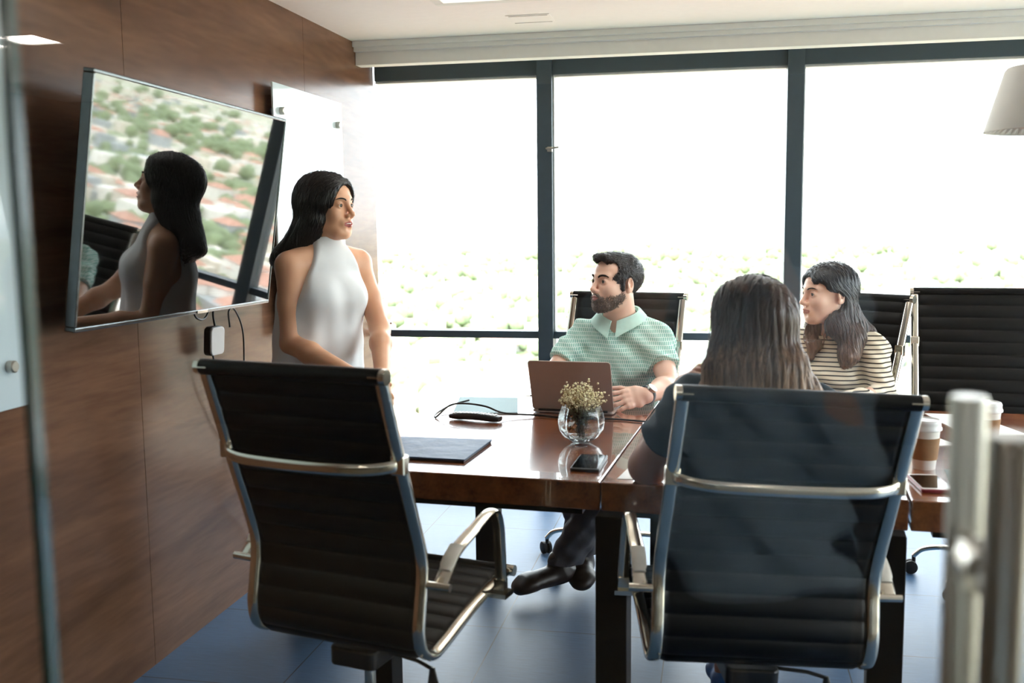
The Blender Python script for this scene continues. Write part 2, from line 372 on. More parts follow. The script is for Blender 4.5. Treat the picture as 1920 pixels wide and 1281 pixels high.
# corridor lamps behind the camera; all but the mirrored pair added unseen for fill
for i, (x, y) in enumerate(((-3.30, -3.04), (-3.62, -3.10), (-1.6, -.85), (1.5, -.85), (-1.6, -2.2), (1.5, -2.2))):
    p = empty('corridor_lamp', (x, y, CH)); tag(p, ['square corridor ceiling lamp mirrored in the glass at the top left', 'square corridor ceiling lamp mirrored at the very edge of the top left corner', 'added unseen corridor fill lamp near the glass on the side of the timber wall', 'added unseen corridor fill lamp near the glass on the side of the door handle', 'added unseen fill lamp deeper in the corridor on the timber wall side', 'added unseen fill lamp deeper in the corridor on the handle side'][i], 'ceiling lamp', 'corridor lamps')
    q = MB(); s_ = .13
    for a, b in (((-s_, -s_, -.012), (s_, -s_+.02, 0)), ((-s_, s_-.02, -.012), (s_, s_, 0)), ((-s_, -s_+.02, -.012), (-s_+.02, s_-.02, 0)), ((s_-.02, -s_+.02, -.012), (s_, s_-.02, 0))): q.box(a, b)
    q.build('lamp_rim', 'white_plastic', p); MB().box((-.11, -.11, -.006), (.11, .11, -.001)).build('lamp_panel', 'lamp_glow', p)

# glass boards on the timber wall
def board(y0, y1, z0, z1, label):
    b = empty('glass_board', (XL+.0015, (y0+y1)/2, (z0+z1)/2)); tag(b, label, 'whiteboard', 'glass writing boards on the timber wall')
    w, h = (y1-y0)/2, (z1-z0)/2
    MB().box((.034, -w, -h), (.042, w, h)).build('glass_sheet', 'board_glass', b, bevel=.0012)
    for sy in (-1, 1):
        for sz in (-1, 1):
            s = MB(); Mx = Matrix.Translation((0, sy*(w-.07), sz*(h-.11))) @ Matrix.Rotation(math.pi/2, 4, 'Y')
            s.lathe([(.013, .0), (.013, .034)], n=20, M4=Mx); s.lathe([(.016, .042), (.016, .058), (.013, .061)], n=20, M4=Mx)
            s.build('standoff', 'satin_metal', b, smooth=True)
    return b
board(3.925, 4.70, .99, 2.035, 'frosted white glass board on round steel standoffs beside the windows')
board(1.10, 2.335, .99, 2.035, 'frosted white glass board cut off by the left edge of the picture')

# television on its tilting wall bracket
TV = empty('television', (-1.659, 3.055, 1.512)); TV.rotation_mode = 'QUATERNION'
TV.rotation_quaternion = (Matrix.Rotation(.005, 3, 'Z') @ Matrix.Rotation(.14, 3, 'Y') @ Matrix.Rotation(-.0109, 3, 'X')).to_quaternion()
tag(TV, 'large wall mounted flat television, switched off, tilted forward on the timber wall', 'television')
W2, H2 = .6165, .353
yz = Matrix(((0, 0, 1, 0), (1, 0, 0, 0), (0, 1, 0, 0), (0, 0, 0, 1)))      # local xy -> yz, z -> x
MB().prism(rrect(2*W2-.018, 2*H2-.022, .004), -.004, 0.0, M4=yz).build('screen', 'tv_screen', TV)
bz = MB(); 
for a, b in (((-.030, -W2, H2-.011), (.003, W2, H2)), ((-.030, -W2, -H2), (.003, W2, -H2+.013)), ((-.030, -W2, -H2+.013), (.003, -W2+.009, H2-.011)), ((-.030, W2-.009, -H2+.013), (.003, W2, H2-.011))): bz.box(a, b)
bz.build('bezel', 'tv_bezel', TV, bevel=.003)
MB().box((-.034, -W2+.012, -H2+.014), (-.004, W2-.012, H2-.014)).build('back_cover', 'black_plastic', TV)
MB().box((.003, .05, -H2+.001), (.0065, .12, -H2+.011)).build('logo_plate', 'satin_metal', TV, bevel=.001)
br = MB(); br.box((-.095, -.2, -.16), (-.034, -.16, .16)); br.box((-.095, .16, -.16), (-.034, .2, .16)); br.box((-.130, -.26, -.02), (-.085, .26, .02)); br.build('wall_bracket', 'black_metal', TV)

# small streaming box and its cables hanging under the television
sb = empty('media_box', (XL+.05, 3.33, 1.045)); tag(sb, 'small black and white media box hanging from cables under the television', 'media box')
sb.rotation_euler = (0, math.radians(4), math.radians(-6))
MB().prism(rrect(.086, .104, .018), -.013, .012, M4=yz).build('box_body', 'black_plastic', sb, bevel=.003)
MB().prism(rrect(.082, .100, .017), .012, .019, M4=yz).build('box_lid', 'white_plastic', sb, bevel=.003)
def cable(name, pts, r, label, mat_='black_plastic', cat='cable'):
    b = MB(); b.tube(smooth_path(pts, 8), r, 8); o = b.build(name, mat_, smooth=True); tag(o, label, cat); return o
x = XL
cable('power_cable', [(x+.05, 3.32, .995), (x+.045, 3.36, .85), (x+.03, 3.44, .70), (x+.02, 3.52, .60), (x+.05, 3.50, .44), (x+.06, 3.52, .36), (x+.05, 3.62, .28), (x+.03, 3.70, .16), (x+.03, 3.72, .02)], .0035, 'black cable dropping from the media box down the timber wall behind the left chair')
cable('hdmi_cable', [(x+.075, 3.33, 1.20), (x+.055, 3.325, 1.15), (x+.05, 3.345, 1.092)], .004, 'short black cable joining the television to the top of the media box')
cable('looped_cable', [(x+.10, 3.36, 1.09), (x+.09, 3.375, 1.145), (x+.085, 3.43, 1.15), (x+.07, 3.52, 1.06), (x+.05, 3.56, .90), (x+.03, 3.60, .72), (x+.02, 3.66, .60)], .0035, 'black cable curving right from the media box past the white plug')
cable('hanging_loop_cable', [(x+.085, 3.12, 1.19), (x+.085, 3.15, 1.145), (x+.085, 3.20, 1.135), (x+.085, 3.235, 1.16), (x+.08, 3.24, 1.2)], .0035, 'short cable loop hanging below the middle of the television')

# ------------------------------------------------------------------ the table: three modules side by side
TA = math.radians(-4.0); TO = Vector((-.303, 2.680, 0))
def tw(u, v, z=0): # table coordinates (u along the near edge, v away from the camera) to world
    return Vector((TO.x+u*math.cos(TA)-v*math.sin(TA), TO.y+u*math.sin(TA)+v*math.cos(TA), z))
TL = 1.30
def module(u0, u1, label, legs, name='table'):
    t = empty(name, tw(u0, 0), TA); tag(t, label, 'table', 'table modules pushed together'); w = u1-u0
    MB().box((0, 0, .670), (w, TL, .750)).build('tabletop', 'table_wood', t, bevel=.004, seg=3)
    MB().box((.06, .06, .64), (w-.06, TL-.06, .670)).build('under_frame', 'black_metal', t)
    for (lx, ly) in legs: MB().box((lx, ly, 0), (lx+.088, ly+.088, .645)).build('leg', 'black_metal', t, bevel=.003)
    return t
module(-.752, -.002, 'polished timber table module at the left end, carrying the laptop and vase', [(.028, .03), (.02, 1.17)])
module(.002, .786, 'polished timber table module in the middle, under the elbow of the ombre haired woman', [(-.022, .03), (-.022, 1.17), (.698, .03), (.698, 1.17)])
module(.792, 1.60, 'polished timber table module at the right, carrying the coffee cups', [(.70, .03), (.70, 1.17)])

# ------------------------------------------------------------------ office chairs
PROF = [(-.155, .625), (-.125, .54), (-.075, .40), (-.028, .275), (-.005, .205), (-.002, .15), (-.014, .085), (-.022, .03), (-.008, -.022), (.035, -.048), (.10, -.040), (.22, -.012), (.36, .012), (.46, .020)]
def stem_(n): return n.split('.')[0]
def chair(name, loc, rz, label, base_rot=0, seat=.435, wd=.50, arms=True, lean=0):
    c = empty(name, loc, rz); tag(c, label, 'office chair', 'black ribbed office chairs round the table')
    c.location.z = 0; h = seat; w = wd/2
    path = smooth_path([(0, a, b+h) for a, b in PROF], 8)
    for sx in (-1, 1):
        s = MB(); s.sweep([(sx*w, p[1], p[2]) for p in path], .032, .020, (1, 0, 0), 12, 2.6)
        o = s.build('side_frame', 'chrome', c, smooth=True)
        k = MB(); y, z = path[0][1], path[0][2]
        k.tube([(sx*(w-.020), y-.004, z+.006), (sx*(w+.018), y-.004, z+.006)], .017, 18); k.build('end_cap', 'chrome', c, smooth=True)
        k = MB(); k.tube([(sx*(w-.020), path[-1][1], path[-1][2]), (sx*(w+.020), path[-1][1], path[-1][2])], .015, 18); k.build('end_cap', 'chrome', c, smooth=True)
    # ribbed sling: back and seat
    L = np.array(path); seg = np.r_[0, np.cumsum(np.linalg.norm(np.diff(L, axis=0), axis=1))]
    nn = 420; ss = np.linspace(0, seg[-1], nn); Y = np.interp(ss, seg, L[:, 1]); Z = np.interp(ss, seg, L[:, 2])
    ty, tz = np.gradient(Y), np.gradient(Z); q = np.hypot(ty, tz); ny, nz = -tz/q, ty/q
    split = int(nn*.665); pitch = .052
    def sling(i0, i1, nm):
        idx = np.arange(i0, i1); ribs = np.abs(np.sin(np.pi*ss[idx]/pitch))**.45*.0075+.0015
        xs = np.array([-w+.012, -w+.03, 0, w-.03, w-.012]); ex = np.array([.25, 1, 1, 1, .25])
        V = []
        for sg in (1, -1):
            for i, r in zip(idx, ribs):
                for x_, e_ in zip(xs, ex): V.append((x_, Y[i]+sg*ny[i]*(r*e_), Z[i]+sg*nz[i]*(r*e_)))
        n5, m = 5, len(idx); F = []
        for sgn in (0, 1):
            b = sgn*m*n5
            for i in range(m-1):
                for k in range(n5-1):
                    f = (b+i*n5+k, b+i*n5+k+1, b+(i+1)*n5+k+1, b+(i+1)*n5+k); F.append(f if sgn else f[::-1])
        for i in range(m-1):
            for k in (0, n5-1):
                F.append((i*n5+k, (i+1)*n5+k, m*n5+(i+1)*n5+k, m*n5+i*n5+k))
        for i in (0, m-1):
            for k in range(n5-1): F.append((i*n5+k, i*n5+k+1, m*n5+i*n5+k+1, m*n5+i*n5+k))
        return MB().add(V, F).build(nm, 'chair_leather', c, smooth=True, auto=False)
    sling(0, split, 'backrest'); sling(split, nn, 'seat')
    y0, z0 = path[0][1], path[0][2]
    hr = MB(); hr.sweep([(x_, y0-.004, z0+.006) for x_ in np.linspace(-w-.004, w+.004, 9)], .034, .036, (0, 1, 0), 16, 2.2); hr.build('head_roll', 'chair_leather', c, smooth=True)
    fr = MB(); fr.tube([(-w, path[-1][1], path[-1][2]), (w, path[-1][1], path[-1][2])], .014, 14); fr.build('seat_roll', 'chair_leather', c, smooth=True)
    # bowed stretcher behind the back
    yb = np.interp(-.445-h, -L[:60, 2], L[:60, 1]) if False else -.088
    zb = h+.43
    bw = [(-w, yb, zb), (-w+.012, yb-.020, zb-.002), (-w+.05, yb-.042, zb-.006), (-w+.11, yb-.055, zb-.008), (0, yb-.060, zb-.009), (w-.11, yb-.055, zb-.008), (w-.05, yb-.042, zb-.006), (w-.012, yb-.020, zb-.002), (w, yb, zb)]
    st = MB(); st.sweep(smooth_path(bw, 6), .026, .012, (0, 0, 1), 12, 3); st.build('back_stretcher', 'chrome', c, smooth=True)
    for sx in (-1, 1):
        k = MB(); k.box((sx*w-.017, yb-.012, zb-.022), (sx*w+.017, yb+.014, zb+.022)); k.build('stretcher_clamp', 'chrome', c, bevel=.004)
    # underside stretcher, column, star base on casters
    ub = MB(); ub.sweep(smooth_path([(-w, .13, h-.036), (-w+.06, .13, h-.066), (0, .13, h-.080), (w-.06, .13, h-.066), (w, .13, h-.036)], 6), .05, .014, (0, 1, 0), 12, 3); ub.build('seat_stretcher', 'chrome', c, smooth=True)
    ms = MB(); ms.prism(rrect(.13, .17, .02, cy=.13), h-.125, h-.078); ms.build('tilt_mechanism', 'black_plastic', c, bevel=.006)
    lv = MB(); lv.tube([(.05, .12, h-.10), (.15, .11, h-.105), (.20, .10, h-.115)], .005, 8); lv.sweep([(.195, .10, h-.11), (.20, .095, h-.15), (.215, .09, h-.205)], [.012, .030, .036], .010, (1, 0, 0), 10); lv.build('tilt_lever', 'black_plastic', c, smooth=True)
    co = MB(); co.tube([(0, .13, .12), (0, .13, .24)], .025, 20); co.tube([(0, .13, .24), (0, .13, h-.12)], .014, 18); co.build('column', 'chrome', c, smooth=True)
    sbm = MB(); sbm.lathe([(.034, .085), (.036, .10), (.036, .125), (.028, .135)], c=(0, .13, 0), n=24)
    for k in range(5):
        a = base_rot+2*math.pi*k/5; dx, dy = math.cos(a), math.sin(a); pts = [(dx*r_, .13+dy*r_, z_) for r_, z_ in ((.02, .112), (.10, .128), (.18, .128), (.25, .108), (.285, .075))]
        sbm.sweep(smooth_path(pts, 5), .030, .020, (-dy, dx, 0), 12, 2.4)
    sbm.build('star_base', 'chrome', c, smooth=True)
    for k in range(5):
        a = base_rot+2*math.pi*k/5; dx, dy = math.cos(a), math.sin(a); cx_, cy_ = dx*.285, .13+dy*.285; sw = a+1.1+k
        ux, uy = math.cos(sw), math.sin(sw); cs = MB(); cs.tube([(cx_, cy_, .05), (cx_, cy_, .082)], .008, 10)
        for s2 in (-1, 1):
            ax = Matrix(((0, 0, ux, cx_+ux*s2*.012-uy*.012), (1, 0, uy, cy_+uy*s2*.012+ux*.012), (0, 1, 0, .028), (0, 0, 0, 1)))
            ax = Matrix.Translation((cx_-uy*.012, cy_+ux*.012, .0275)) @ Matrix.Rotation(sw, 4, 'Z') @ Matrix.Rotation(math.pi/2, 4, 'Y')
            cs.lathe([(.020, s2*.012-.009), (.027, s2*.012-.006), (.027, s2*.012+.006), (.020, s2*.012+.009)], n=22, M4=ax)
        cs.build('caster', 'rubber', c, smooth=True)
    if arms:
        for sx in (-1, 1):
            xo = sx*(w+.042); a = MB()
            pts = [(xo, .005, h+.135), (xo, .035, h+.160), (xo, .080, h+.192), (xo, .17, h+.215), (xo, .255, h+.235), (xo, .295, h+.228), (xo, .315, h+.190), (xo, .322, h+.13), (xo, .326, h+.070), (xo, .326, h+.040)]
            a.sweep(smooth_path(pts, 6), [.036]*19+[.032]*36, .014, (1, 0, 0), 12, 2.6)
            a.build('armrest', 'chrome', c, smooth=True)
            b = MB(); b.tube([(sx*(w-.008), -.002, h+.135), (sx*(w+.070), .002, h+.135)], .0095, 14); b.build('arm_bracket', 'chrome', c, smooth=True); b = MB(); b.box((min(sx*w, sx*(w+.066)), .300, h+.002), (max(sx*w, sx*(w+.066)), .350, h+.014)); b.box((xo-.014, .313, h+.012), (xo+.014, .337, h+.046))
            b.build('arm_bracket', 'chrome', c, smooth=True)
            pd = MB(); pd.sweep(smooth_path([(xo, .030, h+.163), (xo, .058, h+.187), (xo, .090, h+.204)], 5), [.030]*2+[.036]*9, .012, (1, 0, 0), 12, 2.4); pd.build('arm_pad', 'ivory_plastic', c, smooth=True)
    if lean:                                            # the seat and back sit slightly askew on the column
        Mt = Matrix.Translation((0, 0, .40)) @ Matrix.Rotation(lean, 4, 'Y') @ Matrix.Translation((0, 0, -.40))
        for o in bpy.data.objects:
            if o.parent == c and stem_(o.name) not in ('column', 'star_base', 'caster'): o.data.transform(Mt)
    return c
# each location is the point under the lumbar bend of the back
chair('office_chair', (-.868, 2.175, 0), math.radians(-13), 'empty black ribbed office chair nearest the timber wall, turned toward the table', .3, .508, .462)
chair('office_chair', (.113, 2.380, 0), math.radians(11.5), 'black ribbed office chair seen from behind holding the ombre haired woman', .5, .441, .508, lean=.056)
chair('office_chair', (-.42, 4.30, 0), math.radians(166), 'black ribbed office chair behind the bearded man by the windows', 2.4, .50, .50)
chair('office_chair', (.495, 4.31, 0), math.radians(143), 'black ribbed office chair behind the woman in stripes, seen from its side', .2, .50, .44)
chair('office_chair', (1.08, 4.30, 0), math.radians(176), 'empty black ribbed office chair facing the camera at the right edge', .9, .52, .56)
# ------------------------------------------------------------------ small things on the table
def at(x, y, z, rz=0): return Matrix.Translation((x, y, z)) @ Matrix.Rotation(rz, 4, 'Z')
TZ = .7502
def flat(name, poly, t, mat_, label, cat, z=TZ, bevel=.0008, group=None):
    c = np.mean(np.array(poly), axis=0); b = MB(); b.prism([(x_-c[0], y_-c[1]) for x_, y_ in poly], 0, t)
    o = b.build(name, mat_, bevel=bevel); o.location = (c[0], c[1], z); tag(o, label, cat, group); return o
# laptop (base towards the man, lid back towards the camera)
LT = empty('laptop', (-.515, 3.652, TZ), math.radians(-3.5)); tag(LT, 'open rose grey laptop, back of the lid toward the camera, before the bearded man', 'laptop')
MB().prism(rrect(.305, .212, .012, cy=.106), .003, .013).build('base', 'laptop_shell', LT, bevel=.002)
kb = MB()
for r_ in range(5):
    for k in range(13): kb.box((-.128+k*.0198, .045+r_*.019, .0128), (-.111+k*.0198, .0605+r_*.019, .0143))
kb.build('keyboard', 'keyboard_dark', LT); MB().box((-.05, .148, .0128), (.05, .205, .0134)).build('trackpad', 'laptop_shell', LT)
ML = Matrix.Translation((0, .004, .012)) @ Matrix.Rotation(math.radians(72), 4, 'X')
ld = MB().prism(rrect(.305, .208, .012, cy=.104), -.005, .0, M4=Matrix.Translation((0, .004, .012)) @ Matrix.Rotation(math.radians(112), 4, 'X'))
lid = ld.build('lid', 'laptop_shell', LT, bevel=.0018)
MB().prism(rrect(.290, .190, .004, cy=.106), -.0002, .0002, M4=Matrix.Translation((0, .004, .012)) @ Matrix.Rotation(math.radians(112), 4, 'X') @ Matrix.Translation((0, 0, -.0055))).build('display', 'phone_glass', LT)
MB().tube([(-.13, .004, .011), (.13, .004, .011)], .005, 12).build('hinge', 'black_plastic', LT, smooth=True)
# vase with dried flowers: faceted bulging glass
vc = Vector((-.420, 3.175, TZ)); V = MB(); prof = [(.0, .0), (.026, .0), (.032, .004), (.056, .018), (.071, .040), (.0755, .066), (.072, .092), (.062, .118), (.0595, .1185), (.0695, .091), (.0728, .066), (.0682, .041), (.052, .020), (.026, .010), (.0, .009)]
V.lathe(prof, n=8, caps=False); o = V.build('glass_vase', 'vase_glass', smooth=True); o.location = vc; o.rotation_euler = (0, 0, .2); tag(o, 'faceted bulging clear glass vase on the table in front of the laptop', 'vase')
bv = o.modifiers.new('bevel', 'BEVEL'); bv.width = .0015; bv.segments = 2; bv.limit_method = 'ANGLE'; bv.angle_limit = math.radians(20)
fl = empty('dried_flowers', vc); tag(fl, 'bunch of tiny cream dried blossoms standing in the glass vase', 'dried flowers')
st, bl = MB(), MB(); R_ = random.Random(3)
ico_v = [(0,0,1)]+[(.894*math.cos(a*1.2566), .894*math.sin(a*1.2566), .447) for a in range(5)]+[(.894*math.cos(a*1.2566+.628), .894*math.sin(a*1.2566+.628), -.447) for a in range(5)]+[(0,0,-1)]
ico_f = [(0,1+i,1+(i+1)%5) for i in range(5)]+[(1+i,6+i,1+(i+1)%5) for i in range(5)]+[(1+(i+1)%5,6+i,6+(i+1)%5) for i in range(5)]+[(6+i,11,6+(i+1)%5) for i in range(5)]
for k in range(62):
    a = R_.uniform(0, 6.283); rr = .078*math.sqrt(R_.random()); hz = .128+.050*math.cos(rr/.078*1.3)+R_.uniform(-.018, .012)
    b0 = np.array([R_.uniform(-.012, .012), R_.uniform(-.012, .012), R_.uniform(.012, .03)]); top = np.array([rr*math.cos(a), rr*math.sin(a), hz])
    mid = np.array([top[0]*.38, top[1]*.38, .095]); P = smooth_path([b0, mid, top], 5); st.tube(P, .0008, 4)
    for j in range(26):
        base = P[-1-R_.randint(0, 3)] if j < 14 else P[R_.randint(4, 8)]
        d = np.array([R_.gauss(0, 1), R_.gauss(0, 1), R_.gauss(.35, .8)]); d /= np.linalg.norm(d); tip = base+d*R_.uniform(.007, .024)
        if math.hypot(tip[0], tip[1]) > .05 and tip[2] < .118: continue
        st.tube([base, tip], .0004, 3); s_ = R_.uniform(.0021, .0042)
        bl.add([tuple(tip+s_*np.array(v)) for v in ico_v], ico_f)
for k in range(26):
    a = R_.uniform(0, 6.283); r_ = R_.uniform(.008, .036); z_ = R_.uniform(.018, .075); b0 = np.array([r_*math.cos(a), r_*math.sin(a), z_]); st.tube(smooth_path([b0*.3+np.array([0, 0, .01]), b0, b0+np.array([R_.uniform(-.02, .02), R_.uniform(-.02, .02), R_.uniform(-.02, .02)])], 3), .0009, 4)
    for j in range(4): tip = b0+np.array([R_.gauss(0, .008), R_.gauss(0, .008), R_.gauss(0, .008)]); bl.add([tuple(tip+.0022*np.array(v)) for v in ico_v], ico_f)
st.build('stems', 'dried_stem', fl, smooth=True, auto=False); tag(bl.build('blossoms', 'dried_bloom', fl, smooth=True, auto=False), kind='stuff')
# phones
def phone(x, y, rz, label, case, sz=(.072, .146), t=.009, bez='black_plastic'):
    p = empty('phone', (x, y, TZ), rz); tag(p, label, 'phone'); MB().prism(rrect(sz[0], sz[1], .010), 0, t).build('phone_body', case, p, bevel=.003)
    MB().prism(rrect(sz[0]-.007, sz[1]-.007, .007), t-.0004, t+.0004).build('front_frame', bez, p); MB().prism(rrect(sz[0]-.010, sz[1]-(.012 if bez == 'black_plastic' else .034), .004), t+.0003, t+.0009).build('screen', 'phone_glass', p); return p
phone(-.357, 2.876, math.radians(-2), 'black phone lying face up near the table seam below the vase', 'folder_dark', (.085, .185), .010)
phone(.560, 2.785, math.radians(4), 'white faced phone in a dark red case beside the front coffee cup', 'phone_case_red', (.082, .168), .010, 'phone_bezel')
phone(.68, 3.71, math.radians(15), 'dark phone lying behind the front coffee cup at the far table edge', 'folder_dark', (.07, .14), .008)
# remote control
rc = empty('remote_control', (-.842, 3.475, TZ), math.radians(-12)); tag(rc, 'long black remote control with small grey buttons lying left of the laptop', 'remote control')
rb = MB(); rb.sweep([(x_, 0, .014+.003*math.cos(x_*22)) for x_ in np.linspace(-.098, .098, 12)], [.034, .042]+[.046]*8+[.044, .038], [.016, .022]+[.026]*8+[.024, .018], (0, 1, 0), 14, 3.2); rb.build('remote_body', 'black_plastic', rc, smooth=True)
bt = MB()
for k in range(12):
    for j in range(3): bt.box((-.085+k*.0145, -.014+j*.011, .0262+.003*math.cos((-.085+k*.0145)*22)-.003), (-.077+k*.0145, -.008+j*.011, .0305+.003*math.cos((-.085+k*.0145)*22)-.003))
bt.build('buttons', 'white_plastic', rc, bevel=.0006)
# papers and folders
flat('paper_folder', [(-1.015, 3.925), (-.778, 3.94), (-.716, 3.625), (-.952, 3.575)], .006, 'paper_cyan', 'pale blue grey paper folder under the cable beyond the remote control', 'folder')
fd = empty('document_folder', (-.86, 2.985, TZ)); tag(fd, 'blue grey leather document folder at the left end of the table behind the chair', 'folder')
q = [(-.19, .14), (.155, .14), (.135, -.145), (-.16, -.125)]
MB().prism(q, 0, .006).build('folder_pages', 'folder_dark', fd, bevel=.002)
MB().prism([(x_*1.02, y_*1.02) for x_, y_ in q], .006, .011).build('folder_cover', 'folder_blue', fd, bevel=.003)
flat('paper_sheet', [(-.262, 2.722), (-.09, 2.715), (-.06, 2.95), (-.225, 2.96)], .0012, 'paper_white', 'white sheet of paper under the elbow of the ombre haired woman', 'paper')
flat('paper_sheet', [(-.05, 2.72), (.15, 2.70), (.17, 2.95), (-.03, 2.97)], .0012, 'paper_white', 'white sheet of paper behind the chair back of the ombre haired woman', 'paper')
flat('paper_sheet', [(.745, 3.84), (.905, 3.83), (1.00, 3.50), (.80, 3.46)], .002, 'paper_white', 'white sheet of paper under the rear coffee cup', 'paper')
flat('paper_sheet', [(.635, 2.97), (.77, 2.955), (.76, 2.67), (.60, 2.69)], .0016, 'paper_cyan', 'pale sheet of paper right of the red cased phone', 'paper')
flat('paper_leaflet', [(.60, 3.50), (.66, 3.52), (.745, 3.30), (.58, 3.26)], .002, 'paper_white', 'white printed leaflet lying behind the front coffee cup', 'leaflet')
# coffee cups
def cup(x, y, label, s=1.0):
    c = empty('coffee_cup', (x, y, TZ)); tag(c, label, 'coffee cup', 'takeaway coffee cups on the table')
    MB().lathe([(.0, .004), (.029*s, .004), (.030*s, 0), (.0305*s, 0), (.0405*s, .118*s), (.0, .118*s)], n=40, caps=False).build('paper_cup', 'cup_paper', c, smooth=True)
    MB().lathe([(.0330*s, .028*s), (.0348*s, .028*s), (.0402*s, .090*s), (.0385*s, .090*s)], n=40, caps=False).build('cardboard_sleeve', 'cup_sleeve', c, smooth=True)
    MB().lathe([(.0415*s, .110*s), (.0448*s, .112*s), (.0448*s, .118*s), (.0425*s, .121*s), (.0418*s, .130*s), (.0425*s, .133*s), (.039*s, .140*s), (.037*s, .141*s), (.036*s, .137*s), (.0, .137*s)], n=40, caps=False).build('lid', 'white_plastic', c, smooth=True)
    return c
cup(.583, 2.985, 'takeaway coffee cup with brown sleeve and white lid behind the red cased phone')
cup(.822, 3.30, 'takeaway coffee cup with white lid partly hidden behind the steel door handle')
cable('table_cable', [(-.925, 3.72, TZ+.03), (-.985, 3.66, TZ+.018), (-1.01, 3.56, TZ+.006), (-.995, 3.50, TZ+.004), (-.955, 3.545, TZ+.040), (-.90, 3.56, TZ+.046), (-.82, 3.545, TZ+.040), (-.75, 3.55, TZ+.016), (-.62, 3.575, TZ+.006), (-.5, 3.54, TZ+.004), (-.36, 3.555, TZ+.004), (-.27, 3.535, TZ+.004), (-.20, 3.51, TZ+.004)], .0034, 'thin black cable looping over the remote control and running past the vase')

# pendant lamp
pl = empty('pendant_lamp', (.935, 3.20, 1.70)); tag(pl, 'white tapered drum pendant lamp hanging at the right edge above the table', 'pendant lamp')
MB().lathe([(.178, .0), (.128, .172), (.122, .180), (.03, .186), (.0, .186), (.0, .183), (.03, .183), (.120, .176), (.125, .170), (.1755, .0)], n=64, caps=False).build('lamp_shade', 'lamp_shade', pl, smooth=True)
rf = MB(); n = 96
for k in range(n):
    pass
pr = [(.174, .002), (.150, .018), (.07, .030), (.0, .032)]; Vv = []; Ff = []
for k in range(n):
    a = 2*math.pi*k/n; dz = .003 if k % 2 else -.001
    Vv += [(r_*math.cos(a), r_*math.sin(a), z_+dz*(1 if 0 < j < 3 else 0)) for j, (r_, z_) in enumerate(pr)]
Ff = [(k*4+j, ((k+1) % n)*4+j, ((k+1) % n)*4+j+1, k*4+j+1) for k in range(n) for j in range(3)]
MB().add(Vv, Ff).build('ribbed_diffuser', 'lamp_shade', pl); MB().lathe([(.0, .012), (.055, .012), (.058, .020), (.0, .028)], n=32, caps=False).build('lamp_socket', 'lamp_dark', pl, smooth=True)
MB().tube([(0, 0, .183), (0, 0, CH-1.70-.02)], .003, 8).build('cord', 'white_plastic', pl, smooth=True); MB().lathe([(.0, CH-1.70), (.05, CH-1.70), (.05, CH-1.70-.018), (.045, CH-1.70-.025), (.0, CH-1.70-.025)], n=32, caps=False).build('ceiling_rose', 'white_plastic', pl, smooth=True)

# ------------------------------------------------------------------ the city far below the windows
GZ = -62.0
t = NT('city_ground'); v = t.coords((1, 1, 1))
vo = t.n('ShaderNodeTexVoronoi'); vo.feature = 'F1'; vo.inputs['Scale'].default_value = .028; t.l(v, vo.inputs[0])
n1 = t.noise(v, .012, 5, .65); n2 = t.noise(t.coords((1, .5, 1)), .004, 4, .6)
roofs = t.n('ShaderNodeSeparateColor'); t.l(vo.outputs['Color'], roofs.inputs[0])
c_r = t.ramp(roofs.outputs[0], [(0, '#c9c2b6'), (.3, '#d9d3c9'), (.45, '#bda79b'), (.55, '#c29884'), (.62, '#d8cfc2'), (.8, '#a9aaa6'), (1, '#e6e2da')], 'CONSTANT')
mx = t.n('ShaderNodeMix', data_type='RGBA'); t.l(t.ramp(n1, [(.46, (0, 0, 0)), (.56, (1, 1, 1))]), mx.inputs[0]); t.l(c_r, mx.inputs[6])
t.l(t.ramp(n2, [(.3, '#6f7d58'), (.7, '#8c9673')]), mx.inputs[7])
t.bsdf(mx.outputs[2], Roughness=.9, Specular_IOR_Level=.1); M['city_ground'] = t.m
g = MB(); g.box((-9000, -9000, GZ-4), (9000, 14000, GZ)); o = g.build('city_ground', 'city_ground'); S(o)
for nm, c in (('house_cream', '#cfc6b8'), ('house_white', '#dcd9d2'), ('house_terracotta', '#b58a78'), ('house_grey', '#9ea3a4')): mat(nm, c, Roughness=.9, nscale=.05, var=.12)  # city colours kept pale to stand in for distance haze
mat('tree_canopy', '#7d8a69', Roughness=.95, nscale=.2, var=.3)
R_ = random.Random(11); hb = MB(); tb = MB()
for k in range(3600):
    y = 60*math.exp(R_.random()*3.7); x_ = R_.uniform(-.5, 1.05)*(y+60); w = R_.uniform(6, 16); dd = R_.uniform(6, 16); hh = R_.choice([3.2, 3.6, 6.5, 6.8, 9.5]); a = R_.choice([.15, .15, .6])
    if y < 100: hh = 3.5
    Mx = Matrix.Translation((x_, y, GZ)) @ Matrix.Rotation(a, 4, 'Z'); mi = R_.choice([0, 1, 1, 3, 0]); hb.box((-w/2, -dd/2, 0), (w/2, dd/2, hh), mi, Mx); b = len(hb.v)
    if R_.random() < .4:
        rv = [(-w/2-.4, -dd/2-.4, hh), (w/2+.4, -dd/2-.4, hh), (w/2+.4, dd/2+.4, hh), (-w/2-.4, dd/2+.4, hh), (-w/4, 0, hh+2.2), (w/4, 0, hh+2.2)]
        hb.add([tuple(Mx @ Vector(q)) for q in rv], [(0, 1, 5, 4), (1, 2, 5), (2, 3, 4, 5), (3, 0, 4)], 2)
tag(hb.build('city_houses', ['house_cream', 'house_white', 'house_terracotta', 'house_grey']), 'sprawl of small houses in colours paled for haze far below the windows', 'houses', kind='stuff')
cl = [(R_.uniform(-.5, 1.0), 60*math.exp(R_.random()*3.6)) for _ in range(240)]
